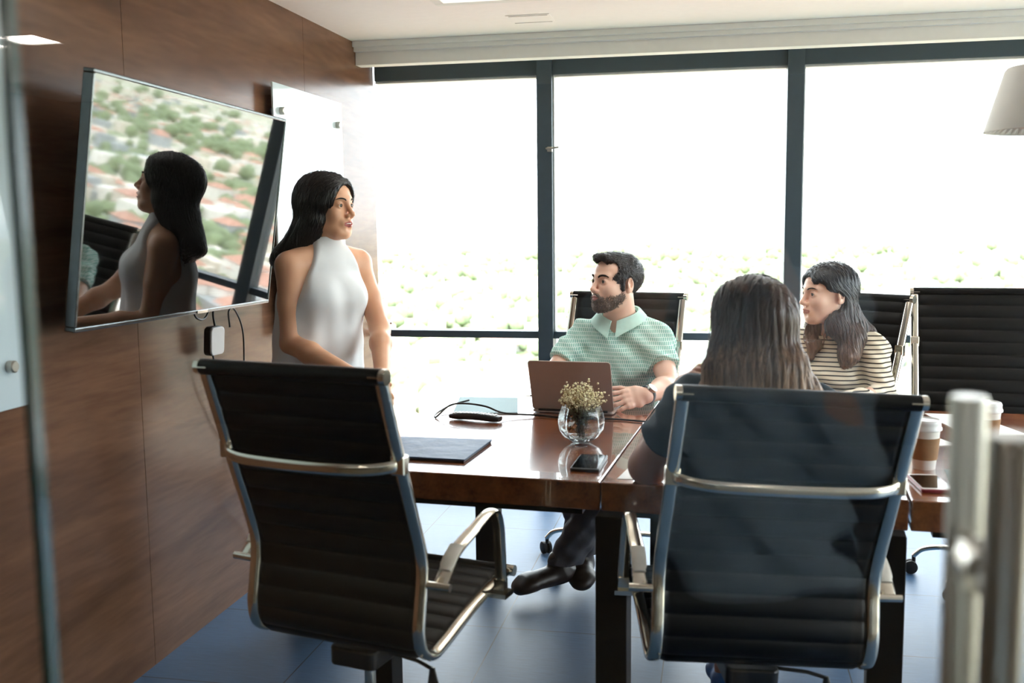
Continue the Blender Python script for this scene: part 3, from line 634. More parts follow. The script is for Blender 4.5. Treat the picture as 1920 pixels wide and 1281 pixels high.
for k in range(4200):
    cx_, cyy = R_.choice(cl); y = max(58, cyy*(1+R_.gauss(0, .10))); x_ = cx_*(cyy+60)+R_.gauss(0, .07)*cyy; r_ = R_.uniform(1.6, 3.4)*(1+y/700)
    q = (1, R_.uniform(.8, 1.2), R_.uniform(.8, 1.1)); tb.add([(x_+r_*v[0]*q[0]*R_.uniform(.85, 1.15), y+r_*v[1]*q[1], GZ+r_*.9+r_*v[2]*q[2]) for v in ico_v], ico_f)
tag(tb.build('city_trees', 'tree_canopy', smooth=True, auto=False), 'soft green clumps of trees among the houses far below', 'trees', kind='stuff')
# hills on the horizon
hl = MB(); xs_ = np.linspace(-7000, 7000, 160); Vv = []
for x_ in xs_:
    hgt = 60+45*math.sin(x_*.0011+1)+30*math.sin(x_*.0031)+14*math.sin(x_*.011)
    Vv += [(x_, 6200, GZ), (x_, 7600, GZ+max(8, hgt)), (x_, 9800, GZ)]
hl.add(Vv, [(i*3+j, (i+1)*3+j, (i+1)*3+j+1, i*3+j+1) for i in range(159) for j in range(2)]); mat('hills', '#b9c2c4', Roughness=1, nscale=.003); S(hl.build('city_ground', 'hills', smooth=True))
# tall tower and a few blocks
mat('tower_wall', '#aeb9cc', Roughness=.6, nscale=.05); mat('tower_glass', '#7f93b4', Roughness=.25)
def tower(x_, y, w, d_, h_, rz, label, floors):
    t_ = empty('tower_block', (x_, y, GZ), rz); tag(t_, label, 'building', 'tall buildings in the city'); MB().box((-w/2, -d_/2, 0), (w/2, d_/2, h_)).build('facade', 'tower_wall', t_)
    wm = MB(); fh = h_/floors
    for f in range(floors): wm.box((-w/2+2, -d_/2-.4, f*fh+fh*.35), (w/2-2, -d_/2+.1, f*fh+fh*.8)); wm.box((-w/2-.4, -d_/2+2, f*fh+fh*.35), (-w/2+.1, d_/2-2, f*fh+fh*.8))
    wm.build('window_bands', 'tower_glass', t_); MB().box((-w/4, -d_/4, h_), (w/4, d_/4, h_+4)).build('roof_plant', 'tower_wall', t_); return t_
tower(272, 1400, 34, 40, 61, .35, 'tall pale blue tower block standing alone on the skyline at the right', 17)
tower(-420, 1500, 60, 24, 22, .1, 'low wide pale block far off in the left window', 6)
tower(40, 1900, 90, 30, 24, -.1, 'long low pale block on the skyline in the middle window', 6)
tower(520, 1700, 120, 30, 26, .0, 'long low pale block beyond the tower block at the right', 6)
# ------------------------------------------------------------------ people: implicit surfaces meshed in numpy
f32 = np.float32
def unit(v): v = np.array(v, float); return v/np.linalg.norm(v)
class Fr:
    """local frame: x right, y forward, z up, uniform scale"""
    def __init__(s, c, fwd=(0, 1, 0), up=(0, 0, 1), sc=1.0):
        s.c = np.array(c, float); f = unit(fwd); r = unit(np.cross(f, up)); u = np.cross(r, f); s.A = np.array([r, f, u]).T; s.s = sc
    @staticmethod
    def head(c, yaw, pitch=0, roll=0, sc=1.0):
        y, p, r = map(math.radians, (yaw, pitch, roll)); f = np.array([math.cos(y)*math.cos(p), math.sin(y)*math.cos(p), math.sin(p)])
        F = Fr(c, f, (0, 0, 1), sc); x, u = F.A[:, 0].copy(), F.A[:, 2].copy(); F.A[:, 0] = math.cos(r)*x+math.sin(r)*u; F.A[:, 2] = -math.sin(r)*x+math.cos(r)*u; return F
    def w(s, p): return s.c+s.A @ (np.array(p, float)*s.s)
    def loc(s, P): return ((np.asarray(P)-s.c) @ s.A)/s.s
    def ell(s, c, r, A=None): return ell(s.w(c), np.array(r)*s.s, s.A if A is None else s.A @ A)
    def cap(s, a, b, ra, rb=None): return cap(s.w(a), s.w(b), ra*s.s, (ra if rb is None else rb)*s.s)
def rotm(ax, deg):
    return np.array(Matrix.Rotation(math.radians(deg), 3, ax))
def ell(c, r, A=np.eye(3)):
    c = np.array(c, float); r = np.array(r, float)
    def fn(X, Y, Z):
        X = X-c[0]; Y = Y-c[1]; Z = Z-c[2]; k0 = 0; k1 = 0
        for i in range(3):
            q = (X*A[0, i]+Y*A[1, i]+Z*A[2, i])/r[i]; k0 = k0+q*q; k1 = k1+(q/r[i])**2
        k0 = np.sqrt(k0); return k0*(k0-1)/np.maximum(np.sqrt(k1), 1e-6)
    return fn, c, float(r.max()), lambda d: ell(c, r+d, A)
def cap(a, b, ra, rb=None):
    rb = ra if rb is None else rb; a = np.array(a, float); b = np.array(b, float); d = b-a; L2 = max(d.dot(d), 1e-9)
    def fn(X, Y, Z):
        x, y, z = X-a[0], Y-a[1], Z-a[2]; t = np.clip((x*d[0]+y*d[1]+z*d[2])/L2, 0, 1)
        return np.sqrt((x-t*d[0])**2+(y-t*d[1])**2+(z-t*d[2])**2)-(ra+(rb-ra)*t)
    return fn, (a+b)/2, float(np.sqrt(L2)/2+max(ra, rb)), lambda q: cap(a, b, ra+q, rb+q)
def ecap(a, b, r1, r2, xd, q=0):
    """limb with an elliptical section: r=(along xd, across)"""
    a = np.array(a, float); b = np.array(b, float); d = b-a; L = np.linalg.norm(d); w = d/L; x = unit(np.array(xd, float)-w*np.dot(xd, w)); y = np.cross(w, x)
    r1 = np.array(r1)+q; r2 = np.array(r2)+q
    def fn(X, Y, Z):
        px, py, pz = X-a[0], Y-a[1], Z-a[2]; h = px*w[0]+py*w[1]+pz*w[2]; t = np.clip(h/L, 0, 1)
        rx = r1[0]+(r2[0]-r1[0])*t; ry = r1[1]+(r2[1]-r1[1])*t; m = np.minimum(rx, ry)
        k = np.sqrt(((px*x[0]+py*x[1]+pz*x[2])/rx)**2+((px*y[0]+py*y[1]+pz*y[2])/ry)**2+((h-t*L)/m)**2)
        return (k-1)*m
    return fn, (a+b)/2, float(L/2+max(r1.max(), r2.max())), lambda e: ecap(a, b, r1-0, r2-0, xd, e)
def half(p, n, c, R):
    """half space: solid where (x-p).n < 0 (used for cutting), limited to a ball"""
    p = np.array(p, float); n = unit(n)
    return (lambda X, Y, Z: (X-p[0])*n[0]+(Y-p[1])*n[1]+(Z-p[2])*n[2]), np.array(c, float), R, None
def axis(lo, hi, h, fine=()):
    out = [lo]
    while out[-1] < hi:
        s = h
        for a, b, q in fine:
            if a-2*h <= out[-1] <= b: s = min(s, q)
        out.append(out[-1]+s)
    return np.array(out)
class Field:
    def __init__(s, lo, hi, h, fine=((), (), ())):
        s.ax = [axis(lo[i], hi[i], h, fine[i]).astype(f32) for i in range(3)]; s.F = np.full([len(a) for a in s.ax], .15, f32)
    def op(s, prim, k=.01, kind='u', disp=None):
        fn, c, r, _ = prim; m = r+k+.03; sl = []
        for i in range(3):
            a, b = np.searchsorted(s.ax[i], (c[i]-m, c[i]+m)); a = max(a-1, 0); b = min(b+1, len(s.ax[i]))
            if b <= a: return s
            sl.append(slice(a, b))
        sl = tuple(sl); X = s.ax[0][sl[0]][:, None, None]; Y = s.ax[1][sl[1]][None, :, None]; Z = s.ax[2][sl[2]][None, None, :]
        d = fn(X, Y, Z).astype(f32); d = np.broadcast_to(d, s.F[sl].shape); A = s.F[sl]
        if kind == 'u': h = np.maximum(k-np.abs(A-d), 0)/k; s.F[sl] = np.minimum(A, d)-h*h*k*.25
        elif kind == 's': d = -d; h = np.maximum(k-np.abs(A-d), 0)/k; s.F[sl] = np.maximum(A, d)+h*h*k*.25
        elif kind == 'i': h = np.maximum(k-np.abs(A-d), 0)/k; s.F[sl] = np.maximum(A, d)+h*h*k*.25
        return s
    def warp(s, fn):
        X = s.ax[0][:, None, None]; Y = s.ax[1][None, :, None]; Z = s.ax[2][None, None, :]
        s.F += fn(X, Y, Z).astype(f32); return s
    def mesh(s):
        F = s.F; F[0], F[-1], F[:, 0], F[:, -1], F[:, :, 0], F[:, :, -1] = (.1,)*6
        I = F < 0; n = F.shape; cnt = np.zeros([q-1 for q in n], np.int8)
        for dx in (0, 1):
            for dy in (0, 1):
                for dz in (0, 1): cnt += I[dx:n[0]-1+dx, dy:n[1]-1+dy, dz:n[2]-1+dz]
        act = (cnt > 0) & (cnt < 8); ci, cj, ck = np.nonzero(act); idx = np.full(act.shape, -1, np.int64); idx[act] = np.arange(len(ci))
        P = np.zeros((len(ci), 3)); W = np.zeros(len(ci)); co = [(0,0,0),(1,0,0),(0,1,0),(1,1,0),(0,0,1),(1,0,1),(0,1,1),(1,1,1)]
        v = [F[ci+a, cj+b, ck+c].astype(float) for a, b, c in co]; q = [np.stack([s.ax[0][ci+a], s.ax[1][cj+b], s.ax[2][ck+c]], 1).astype(float) for a, b, c in co]
        for a, b in ((0,1),(2,3),(4,5),(6,7),(0,2),(1,3),(4,6),(5,7),(0,4),(1,5),(2,6),(3,7)):
            m = (v[a] < 0) != (v[b] < 0); t = np.where(m, v[a]/np.where(m, v[a]-v[b], 1), 0)[:, None]
            P += np.where(m[:, None], q[a]+(q[b]-q[a])*t, 0); W += m
        P /= W[:, None]; Q = []
        for ax_ in range(3):
            sh = [slice(0, n[i]-1) if i == ax_ else slice(1, n[i]-1) for i in range(3)]; sh2 = list(sh); sh2[ax_] = slice(1, n[ax_])
            A, B = I[tuple(sh)], I[tuple(sh2)]; ii = np.array(np.nonzero(A != B)); flip = B[tuple(ii)]
            for i in range(3):
                if i != ax_: ii[i] += 1
            u, w = [(1, 2), (2, 0), (0, 1)][ax_]
            def cell(du, dw):
                j = ii.copy(); j[u] -= du; j[w] -= dw; return idx[tuple(j)]
            f = np.stack([cell(1, 1), cell(0, 1), cell(0, 0), cell(1, 0)], 1); f[flip] = f[flip][:, ::-1]; Q.append(f)
        return P, np.concatenate(Q)
    def obj(s, name, mats, parent=None, mi=None, origin=None, relax=0):
        V, Fq = s.mesh()
        for _ in range(relax):
            acc = np.zeros_like(V); c = np.zeros(len(V))
            for a in range(4):
                i, j = Fq[:, a], Fq[:, (a+1) % 4]; np.add.at(acc, i, V[j]); np.add.at(c, i, 1); np.add.at(acc, j, V[i]); np.add.at(c, j, 1)
            V = V*.5+.5*acc/np.maximum(c, 1)[:, None]
        ids = None
        if mi is not None: ids = mi(V[Fq].mean(axis=1))
        return link_mesh(name, V, Fq, mats, parent, ids, smooth=True)
    def sample(s, P):
        ix = []; fr = []
        for i in range(3):
            a = s.ax[i]; k = np.clip(np.searchsorted(a, P[:, i])-1, 0, len(a)-2); ix.append(k); fr.append(np.clip((P[:, i]-a[k])/(a[k+1]-a[k]), 0, 1))
        r = 0
        for a in (0, 1):
            for b in (0, 1):
                for c in (0, 1): r = r+s.F[ix[0]+a, ix[1]+b, ix[2]+c]*(fr[0] if a else 1-fr[0])*(fr[1] if b else 1-fr[1])*(fr[2] if c else 1-fr[2])
        return r
    def grad(s, P, e=.004):
        G = np.stack([s.sample(P+np.eye(3)[i]*e)-s.sample(P-np.eye(3)[i]*e) for i in range(3)], 1); return G/np.maximum(np.linalg.norm(G, axis=1, keepdims=True), 1e-9)

def head_prims(f, H, male=False, mouth_open=False, neck=None, full=1.0):
    """sculpt a head into field f in the frame H (origin between the ears)"""
    A = lambda pr, k=.012, kind='u': f.op(pr, k*H.s, kind)
    j = 1.07 if male else 1.0
    A(H.ell((0, -.014, .034), (.0735, .092, .080)), .02); A(H.ell((0, .030, .036), (.058, .058, .052)), .03)
    A(H.ell((0, .024, -.030), (.058*j, .062, .070)), .03)
    A(H.ell((0, .036, -.068), (.043*j, .046, .036)), .03); A(H.ell((0, .072, -.096), (.019*j, .017, .016)), .03)
    for s in (-1, 1):
        A(H.cap((s*.050*j, -.002, -.045), (s*.026*j, .060, -.090), .016, .015), .028)          # jaw line
        A(H.ell((s*.037, .062, -.026), (.022, .021, .022)), .028)                               # cheek
        A(H.cap((s*.010, .088, .020), (s*.042, .072, .024), .0085, .0075), .016)                # brow
    for s in (-1, 1): A(H.ell((s*.0315, .0985, .002), (.0175, .0150, .0115)), .014, 's')
    A(H.cap((0, .086, .018), (0, .1075, -.026), .0060, .0085), .014); A(H.ell((0, .1085, -.0300), (.0098, .0105, .0088)), .008)
    for s in (-1, 1):
        A(H.ell((s*.0115, .0985, -.0345), (.0072, .0095, .0070)), .006); A(H.ell((s*.0058, .1060, -.0405), (.0034, .0048, .0035)), .003, 's')
    A(H.ell((0, .083, -.060), (.026, .016, .020)), .016)
    z0 = -.0615
    for s in (-1, 1):
        A(H.cap((s*.023, .0835, z0+.001), (s*.004, .0985, z0+.0048), .0035, .0055), .006); A(H.cap((s*.021, .0835, z0-.002), (0, .0965, z0-.0075), .0038, .0062), .006)
    if mouth_open: A(H.ell((0, .0985, z0-.0012), (.019, .016, .0036)), .003, 's')
    else: A(H.ell((0, .1000, z0-.0005), (.024, .013, .0010)), .003, 's')
    A(H.ell((0, .098, -.0795), (.014, .008, .006)), .008, 's')
    for s in (-1, 1):                                                                            # lids around the ball
        A(H.ell((s*.0315, .0770, .002), (.0148, .0138, .0128)), .006); A(H.ell((s*.0315, .0925, .0012), (.0128, .0100, .0050 if male else .0056)), .0025, 's')
        A(H.ell((s*.0315, .0775, .002), (.0114, .0114, .0114)), .001, 's')
        R3 = rotm('Z', s*-18) @ rotm('X', -8)
        A(H.ell((s*.0755, -.012, -.004), (.0075, .0185, .030), R3), .006); A(H.ell((s*.0800, -.008, .002), (.0060, .0110, .0170), R3), .004, 's')
        A(H.ell((s*.0765, -.004, -.027), (.0060, .0085, .0085), R3), .006); A(H.ell((s*.0775, -.001, -.006), (.0045, .0050, .0080), R3), .004)
def head_mats(H, c, lips=1, extra=None):
    L = H.loc(c); ids = np.zeros(len(c), int)
    m = (L[:, 1] > .083) & (np.abs(L[:, 0]) < .0235) & (L[:, 2] < -.0535+.0*L[:, 0]-.06*np.abs(L[:, 0])) & (L[:, 2] > -.0760+.30*np.abs(L[:, 0])) & (L[:, 2]+.0615 < .0095-.25*np.abs(L[:, 0]))
    ids[m] = lips; return ids
def face_extras(H, par, gaze, iris='iris_brown', brow=.0026, male=False, teeth=False):
    for s in (-1, 1):
        c = H.w((s*.0315, .0775, .002)); g = unit(gaze); r = .0112*H.s; V = []; Fq = []; ids = []; a = unit(np.cross(g, (0, 0, 1))); b = np.cross(a, g)
        T = [0, 8, 15, 22, 30, 36, 50, 70, 95, 130, 180]; n = 20
        for th in T:
            th = math.radians(th)
            for k in range(n): ph = 2*math.pi*k/n; V.append(c+r*(math.cos(th)*g+math.sin(th)*(math.cos(ph)*a+math.sin(ph)*b)))
        for i in range(len(T)-1):
            for k in range(n): Fq.append((i*n+k, i*n+(k+1) % n, (i+1)*n+(k+1) % n, (i+1)*n+k)); ids.append(2 if T[i+1] <= 15 else 1 if T[i+1] <= 36 else 0)
        link_mesh('eyeball', V, Fq, ['eye_white', iris, 'pupil'], par, ids, True)
        bw = MB(); P = [H.w(p) for p in ((s*.012, .0955, .0185), (s*.022, .0955, .0235), (s*.034, .0905, .0260), (s*.044, .0820, .0240), (s*.050, .0745, .0200))]
        bw.sweep(smooth_path(P, 4), [.0055*H.s*q for q in (.7, .9, 1, 1, 1, 1, 1, 1, 1, 1, .9, .8, .7, .6, .5, .4, .3)] if not male else [.0085*H.s]*12+[.006*H.s]*5, brow*1.6, tuple(H.A[:, 2]), 8, 2); bw.build('eyebrow', 'brow_hair', par, smooth=True, auto=False)
        ls = MB(); P = [H.w((s*.0315+.0122*math.cos(t_)*1.0, .0882-.0030*abs(math.cos(t_))*1.2, .0012+.0055*math.sin(t_))) for t_ in np.linspace(math.radians(8), math.radians(172), 9)]
        ls.tube(P, .00085*H.s, 5); ls.build('eyelashes', 'brow_hair', par, smooth=True, auto=False)
    if teeth:
        tb_ = MB(); P = [H.w((x_, .0945-9*x_*x_, -.0610)) for x_ in np.linspace(-.015, .015, 9)]; tb_.sweep(P, .0045*H.s, .003, tuple(H.A[:, 2]), 8, 3); tb_.build('teeth', 'teeth', par, smooth=True, auto=False)
def hand(f, wr, d, back, side, curl=(.3, .35, .4, .45), spread=.06, thumb=(.6, .5), sc=1.0, k=.006):
    """wr wrist, d direction of the hand, back = normal of its back, side = towards the thumb"""
    wr = np.array(wr, float); d = unit(d); back = unit(np.array(back)-d*np.dot(back, d)); side = unit(np.array(side)-d*np.dot(side, d)-back*np.dot(side, back))
    P = lambda a, b, c: wr+sc*(a*d+b*side+c*back)
    f.op(ecap(P(-.015, 0, 0), P(.030, 0, 0), (.027*sc, .019*sc), (.036*sc, .016*sc), side), .012); f.op(ecap(P(.03, .0, 0), P(.078, -.001, .0), (.037*sc, .0155*sc), (.039*sc, .0125*sc), side), .012)
    f.op(cap(P(.018, .026, -.007), P(.052, .036, -.010), .0150*sc, .0115*sc), .014)
    L = (.070, .078, .072, .057)
    for i, (o, ln) in enumerate(zip((.029, .010, -.010, -.029), L)):
        p = P(.086-(.004 if i == 0 else .010 if i == 3 else 0), o, .002); a = curl[i]; dd = unit(d+side*(1.5-i)*spread); ang = a*.6; q = p
        f.op(cap(P(.065, o*.95, .002), p, .0098*sc, .0092*sc), .008)
        for fr_, r0, r1 in ((.45, .0090, .0082), (.30, .0082, .0074), (.25, .0074, .0064)):
            v = dd*math.cos(ang)-back*math.sin(ang); e = q+v*ln*fr_*sc; f.op(cap(q, e, r0*sc, r1*sc), .0035); q = e; ang += a
    q = P(.046, .036, -.010); v = unit(d*math.cos(thumb[0])+side*math.sin(thumb[0])-back*.25); e = q+v*.038*sc; f.op(cap(q, e, .0112*sc, .0098*sc), .006)
    v2 = unit(v*math.cos(thumb[1])+(d*.8-back*.5)*math.sin(thumb[1])); f.op(cap(e, e+v2*.028*sc, .0098*sc, .0078*sc), .004)
def limb(f, pts, radii, k=.02, q=0):
    for a, b, r0, r1 in zip(pts[:-1], pts[1:], radii[:-1], radii[1:]): f.op(cap(a, b, r0+q, r1+q), k)
def wrinkle(amp, waves, seed=0):
    r = np.random.default_rng(seed); K = [(np.array(w_)*r.uniform(.8, 1.2), r.uniform(0, 6.28), r.uniform(.5, 1)) for w_ in waves]
    return lambda X, Y, Z: amp*sum(a*np.sin(X*k_[0]+Y*k_[1]+Z*k_[2]+p+1.3*np.sin(X*9+Z*7+p)) for k_, p, a in K)
def torso(f, J, q=0, male=False, k=.05, bust=True):
    """J: pelvis, waist, chest, sl, sr, neck, right (unit vector), fwd"""
    x = J['right']; g = 1.0 if not male else 1.12
    f.op(ecap(J['pelvis'], np.array(J['pelvis'])*.4+np.array(J['waist'])*.6, (.162, .108), (.135*g, .095*g), x, q), k)
    f.op(ecap(J['waist'], J['chest'], (.128*g, .092*g), (.140*g, .100*g), x, q), k)
    f.op(ecap(J['chest'], np.array(J['chest'])*.35+np.array(J['neck'])*.65, (.142*g, .100*g), (.105*g, .070*g), x, q), k)
    for s in ('sl', 'sr'):
        f.op(cap(np.array(J['neck'])*.75+np.array(J[s])*.25-np.array((0, 0, .012)), J[s], .042+q, .046*g+q), k)
        f.op(cap(np.array(J['neck'])+np.array((0, 0, .022)), np.array(J[s])*.7+np.array(J['neck'])*.3, .022+q, .026+q), k)
    if bust and not male:
        for s in (-1, 1): c = np.array(J['chest'])+np.array(J['fwd'])*.078+x*s*.062+np.array((0, 0, -.012)); f.op(ell(c, (.056+q, .050+q, .052+q)), .03)
def strands(name, f, seeds, length, mat_, par, flow, step=.012, off=.0008, r=.0011, jitter=.25, lenvar=.5, droop=0, wave=0, n3=3, seed=1):
    """fine locks traced over the surface of a hair volume"""
    rg = np.random.default_rng(seed); P = seeds.copy(); N = len(P); n = int(length/step); path = [P.copy()]; wv = rg.normal(0, 1, (N, 3)); alive = (length*(1-lenvar*rg.random(N)))/step
    for i in range(n):
        G = f.grad(P); D = flow(P)+jitter*wv*.4; D = D-G*(D*G).sum(1, keepdims=True); D /= np.maximum(np.linalg.norm(D, axis=1, keepdims=True), 1e-6)
        Q = P+D*step; Q = Q-f.grad(Q)*(f.sample(Q)-off-.0016*np.abs(wv[:, :1]))[:, None][:, 0] if False else Q-f.grad(Q)*(f.sample(Q)[:, None]-off-.0014*np.abs(wv[:, :1]))
        P = np.where((i < alive)[:, None], Q, P); path.append(P.copy())
    path = np.array(path); m = len(path); T = np.gradient(path, axis=0); T /= np.maximum(np.linalg.norm(T, axis=2, keepdims=True), 1e-7)
    G = np.array([f.grad(p) for p in path]); B = np.cross(T, G); B /= np.maximum(np.linalg.norm(B, axis=2, keepdims=True), 1e-7)
    prof = np.sin(np.linspace(.35, 1, m)*math.pi)[:, None, None]**.6; rad = r*prof*(.6+.8*rg.random((1, N, 1)))
    ring = [path+B*rad*1.6, path+G*rad*.8, path-B*rad*1.6]; V = np.stack(ring, 2).reshape(-1, 3)      # (m, N, 3)
    ii, jj, kk = np.meshgrid(np.arange(m-1), np.arange(N), np.arange(2), indexing='ij'); b = lambda a, j, k: (a*N+j)*3+k
    Fq = np.stack([b(ii, jj, kk), b(ii+1, jj, kk), b(ii+1, jj, kk+1), b(ii, jj, kk+1)], -1).reshape(-1, 4)
    return V, Fq
def join_hair(name, f, parts, mat_, par, relax=1):
    V, Fq = f.mesh(); VV, FF = [V], [Fq]; b = len(V)
    for v, q in parts: VV.append(v); FF.append(q+b); b += len(v)
    return link_mesh(name, np.concatenate(VV), np.concatenate(FF), mat_, par, None, smooth=True)
def surf_seeds(f, n, cond, seed=2):
    V, _ = f.mesh(); V = V[cond(V)]; r = np.random.default_rng(seed); return V[r.integers(0, len(V), n)]+r.normal(0, .001, (n, 3))
def leg(f, hip, knee, ank, toe, q=0, rt=.078, rk=.052, rc=.050, ra=.036):
    hip, knee, ank, toe = (np.array(p, float) for p in (hip, knee, ank, toe)); f.op(cap(hip, knee, rt+q, rk+q), .03); d = ank-knee
    f.op(cap(knee, knee+d*.35+0*toe, rk*.96+q, rc+q), .03); f.op(cap(knee+d*.35, ank, rc+q, ra+q), .03)
def shoe(name, ank, toe, mat_, par, sole='rubber', h=.003, low=False):
    ank = np.array(ank, float); toe = np.array(toe, float); d = unit(toe-ank); up = np.array((0, 0, 1.)) ; sd = unit(np.cross(d, up)); nrm = np.cross(sd, d)
    heel = ank-d*.045-nrm*.055; c = (ank+toe)/2; f = Field(c-.19, c+.19, .004)
    tb_ = toe-nrm*.0+d*.0; f.op(ecap(heel+d*.02+nrm*.02, ank+d*.0-nrm*.02, (.034, .036), (.036, .040), sd), .02); f.op(ecap(ank-nrm*.025, toe-d*.05+nrm*.004, (.040, .044), (.050, .033), sd), .03); f.op(ecap(toe-d*.07, toe-d*.02, (.050, .033), (.042, .029), sd), .02)
    if not low: f.op(cap(ank-nrm*.02, ank+nrm*.030, .040, .043), .02)
    base = float((heel+nrm*.0-ank).dot(nrm)); f.op(half(ank+nrm*(base+.002), -nrm, c, .3), .004, 'i')
    V, Fq = f.mesh(); mi = (((V[Fq].mean(axis=1)-ank) @ nrm) < base+.016).astype(int)
    return link_mesh(name, V, Fq, [mat_, sole], par, mi, True)
def shift_origin(root, objs=None):
    """put every child mesh in the frame of its root (children were built in world space)"""
    inv = Matrix.Translation(-root.location)
    for o in list(bpy.data.objects):
        if o.parent == root and o.type == 'MESH': o.data.transform(inv)
import time as _t
A3 = np.array
def mkJ(pelvis, waist, chest, neck, facing, sw, sz, tilt=0):
    a = math.radians(facing); f = A3((math.cos(a), math.sin(a), 0)); r = A3((f[1], -f[0], 0)); c = A3(neck, float)
    sr = A3((c[0], c[1], sz))+r*sw+A3((0, 0, -tilt)); sl = A3((c[0], c[1], sz))-r*sw+A3((0, 0, tilt))
    return dict(pelvis=A3(pelvis, float), waist=A3(waist, float), chest=A3(chest, float), neck=c, right=r, fwd=f, sr=sr, sl=sl)
def neck_cap(H, J, ra=.050, rb=.056, q=0): return ecap(H.w((0, -.022, -.060)), J['neck']+A3((0, 0, -.02)), (ra, ra*1.05), (rb*1.15, rb), J['right'], q)
def arm_r(g=1): return [.047*g, .041*g, .036*g, .038*g, .025*g]
def arm_pts(s, e, w): s, e, w = A3(s, float), A3(e, float), A3(w, float); return [s, s*.5+e*.5, e, e*.7+w*.3, w]
def skull_cap(f, H, q, back=.0, k=.02):
    f.op(H.ell((0, -.016, .034), (.0735+q, .092+q+back, .080+q)), k*H.s); f.op(H.ell((0, .022, .040), (.060+q, .060+q, .052+q)), .03*H.s)

# ================= standing woman, white halter top
H = Fr.head((-1.353, 3.40, 1.517), -15, 1, 0, 1.0)
J = mkJ((-1.43, 3.44, .93), (-1.41, 3.425, 1.07), (-1.385, 3.41, 1.21), (-1.368, 3.405, 1.352), -33, .148, 1.318)
re, rw_, le, lw_ = (-1.452, 3.28, 1.045), (-1.165, 3.15, .950), (-1.190, 3.47, 1.078), (-1.105, 3.235, .935)
P = empty('person', (-1.40, 3.42, 0)); tag(P, 'standing woman with long straight black hair in a white sleeveless halter top', 'person')
f = Field((-1.66, 3.02, .72), (-.98, 3.72, 1.68), .0075, (((-1.45, -1.22, .0021), (-1.22, -1.0, .0035)), ((3.30, 3.50, .0021), (3.04, 3.30, .0035)), ((1.385, 1.64, .0021), (.84, .98, .0035))))
torso(f, J, 0); f.op(neck_cap(H, J), .03)
limb(f, arm_pts(J['sr']+A3((0, 0, -.008)), re, rw_), arm_r(.98)); limb(f, arm_pts(J['sl']+A3((0, 0, -.008)), le, lw_), arm_r(.98))
head_prims(f, H, mouth_open=True)
hand(f, rw_, (.80, -.10, -.55), (.35, -.75, .5), (.2, .6, .6), (.35, .4, .45, .5), sc=.92); hand(f, lw_, (.45, -.60, -.62), (.75, .3, .5), (-.7, -.5, .2), (.35, .4, .45, .5), sc=.92)
f.obj('body', ['skin_tan', 'lips_rose'], P, lambda c: head_mats(H, c))
face_extras(H, P, H.A @ A3((.0, 1, .0)), 'iris_green', teeth=True)
# halter top
f = Field((-1.68, 3.12, .76), (-1.12, 3.72, 1.45), .0042)
torso(f, J, .010, k=.06); x = J['right']
f.op(ecap(J['pelvis']+A3((0, 0, -.12)), J['chest']+A3((0, 0, -.03)), (.178, .135), (.148, .120), x), .05)
f.warp(lambda X, Y, Z: np.clip((1.33-Z)*2.2, 0, 1)*wrinkle(.0042, [(38, 30, 4), (55, -20, 8), (24, 40, -6), (80, 60, 5)], 3)(X, Y, Z))
fw = A3((J['fwd'][0], J['fwd'][1], 0))
for s in (-1, 1):
    p0 = J['neck']+x*s*.072+A3((0, 0, .03)); n = unit(x*s*1.0+A3((0, 0, .44))); f.op(half(p0-A3((0, 0, .012)), n, J['chest'], .6), .012, 'i')
    # the armhole opens again below the armpit
f2 = Field((-1.68, 3.12, .76), (-1.12, 3.72, 1.45), .0042); torso(f2, J, .010, k=.06); f2.op(ecap(J['pelvis']+A3((0, 0, -.12)), J['chest']+A3((0, 0, -.03)), (.180, .138), (.150, .120), x), .05)
f2.warp(lambda X, Y, Z: wrinkle(.0042, [(38, 30, 4), (55, -20, 8), (24, 40, -6), (80, 60, 5)], 3)(X, Y, Z)); f2.op(half(J['chest']+A3((0, 0, .0)), (0, 0, 1), J['chest'], .6), .03, 'i')
f.op(neck_cap(H, J, .054, .058, .005), .012); nd = unit(A3(H.w((0, -.02, -.06)))-J['neck'])
f.op(half(J['neck']+A3((0, 0, .052)), unit(A3((-.22, .10, 1))), J['neck'], .6), .003, 'i'); f.op(half((0, 0, .79), (0, 0, -1), J['waist'], .6), .004, 'i')
f.obj('halter_top', 'white_cloth', P)
f = Field((-1.68, 3.16, .02), (-1.15, 3.74, .95), .010)
for s, k_ in ((-1, (.0, .0)), (1, (.03, .0))):
    hp = J['pelvis']+x*s*.085; leg(f, hp, hp+A3((.02, -.01, -.43)), hp+A3((0, 0, -.85)), None, .010, .088, .058, .056, .048)
f.op(ecap(J['pelvis']+A3((0, 0, -.03)), J['pelvis']+A3((0, 0, .03)), (.165, .115), (.150, .105), x), .05); f.op(half((0, 0, .075), (0, 0, -1), J['pelvis'], 1.2), .004, 'i')
f.obj('jeans', 'denim_blue', P)
for s in (-1, 1): a = J['pelvis']+x*s*.085+A3((0, 0, -.855)); shoe('shoe', a, a+fw*.17+A3((0, 0, -.045)), 'shoe_leather', P)
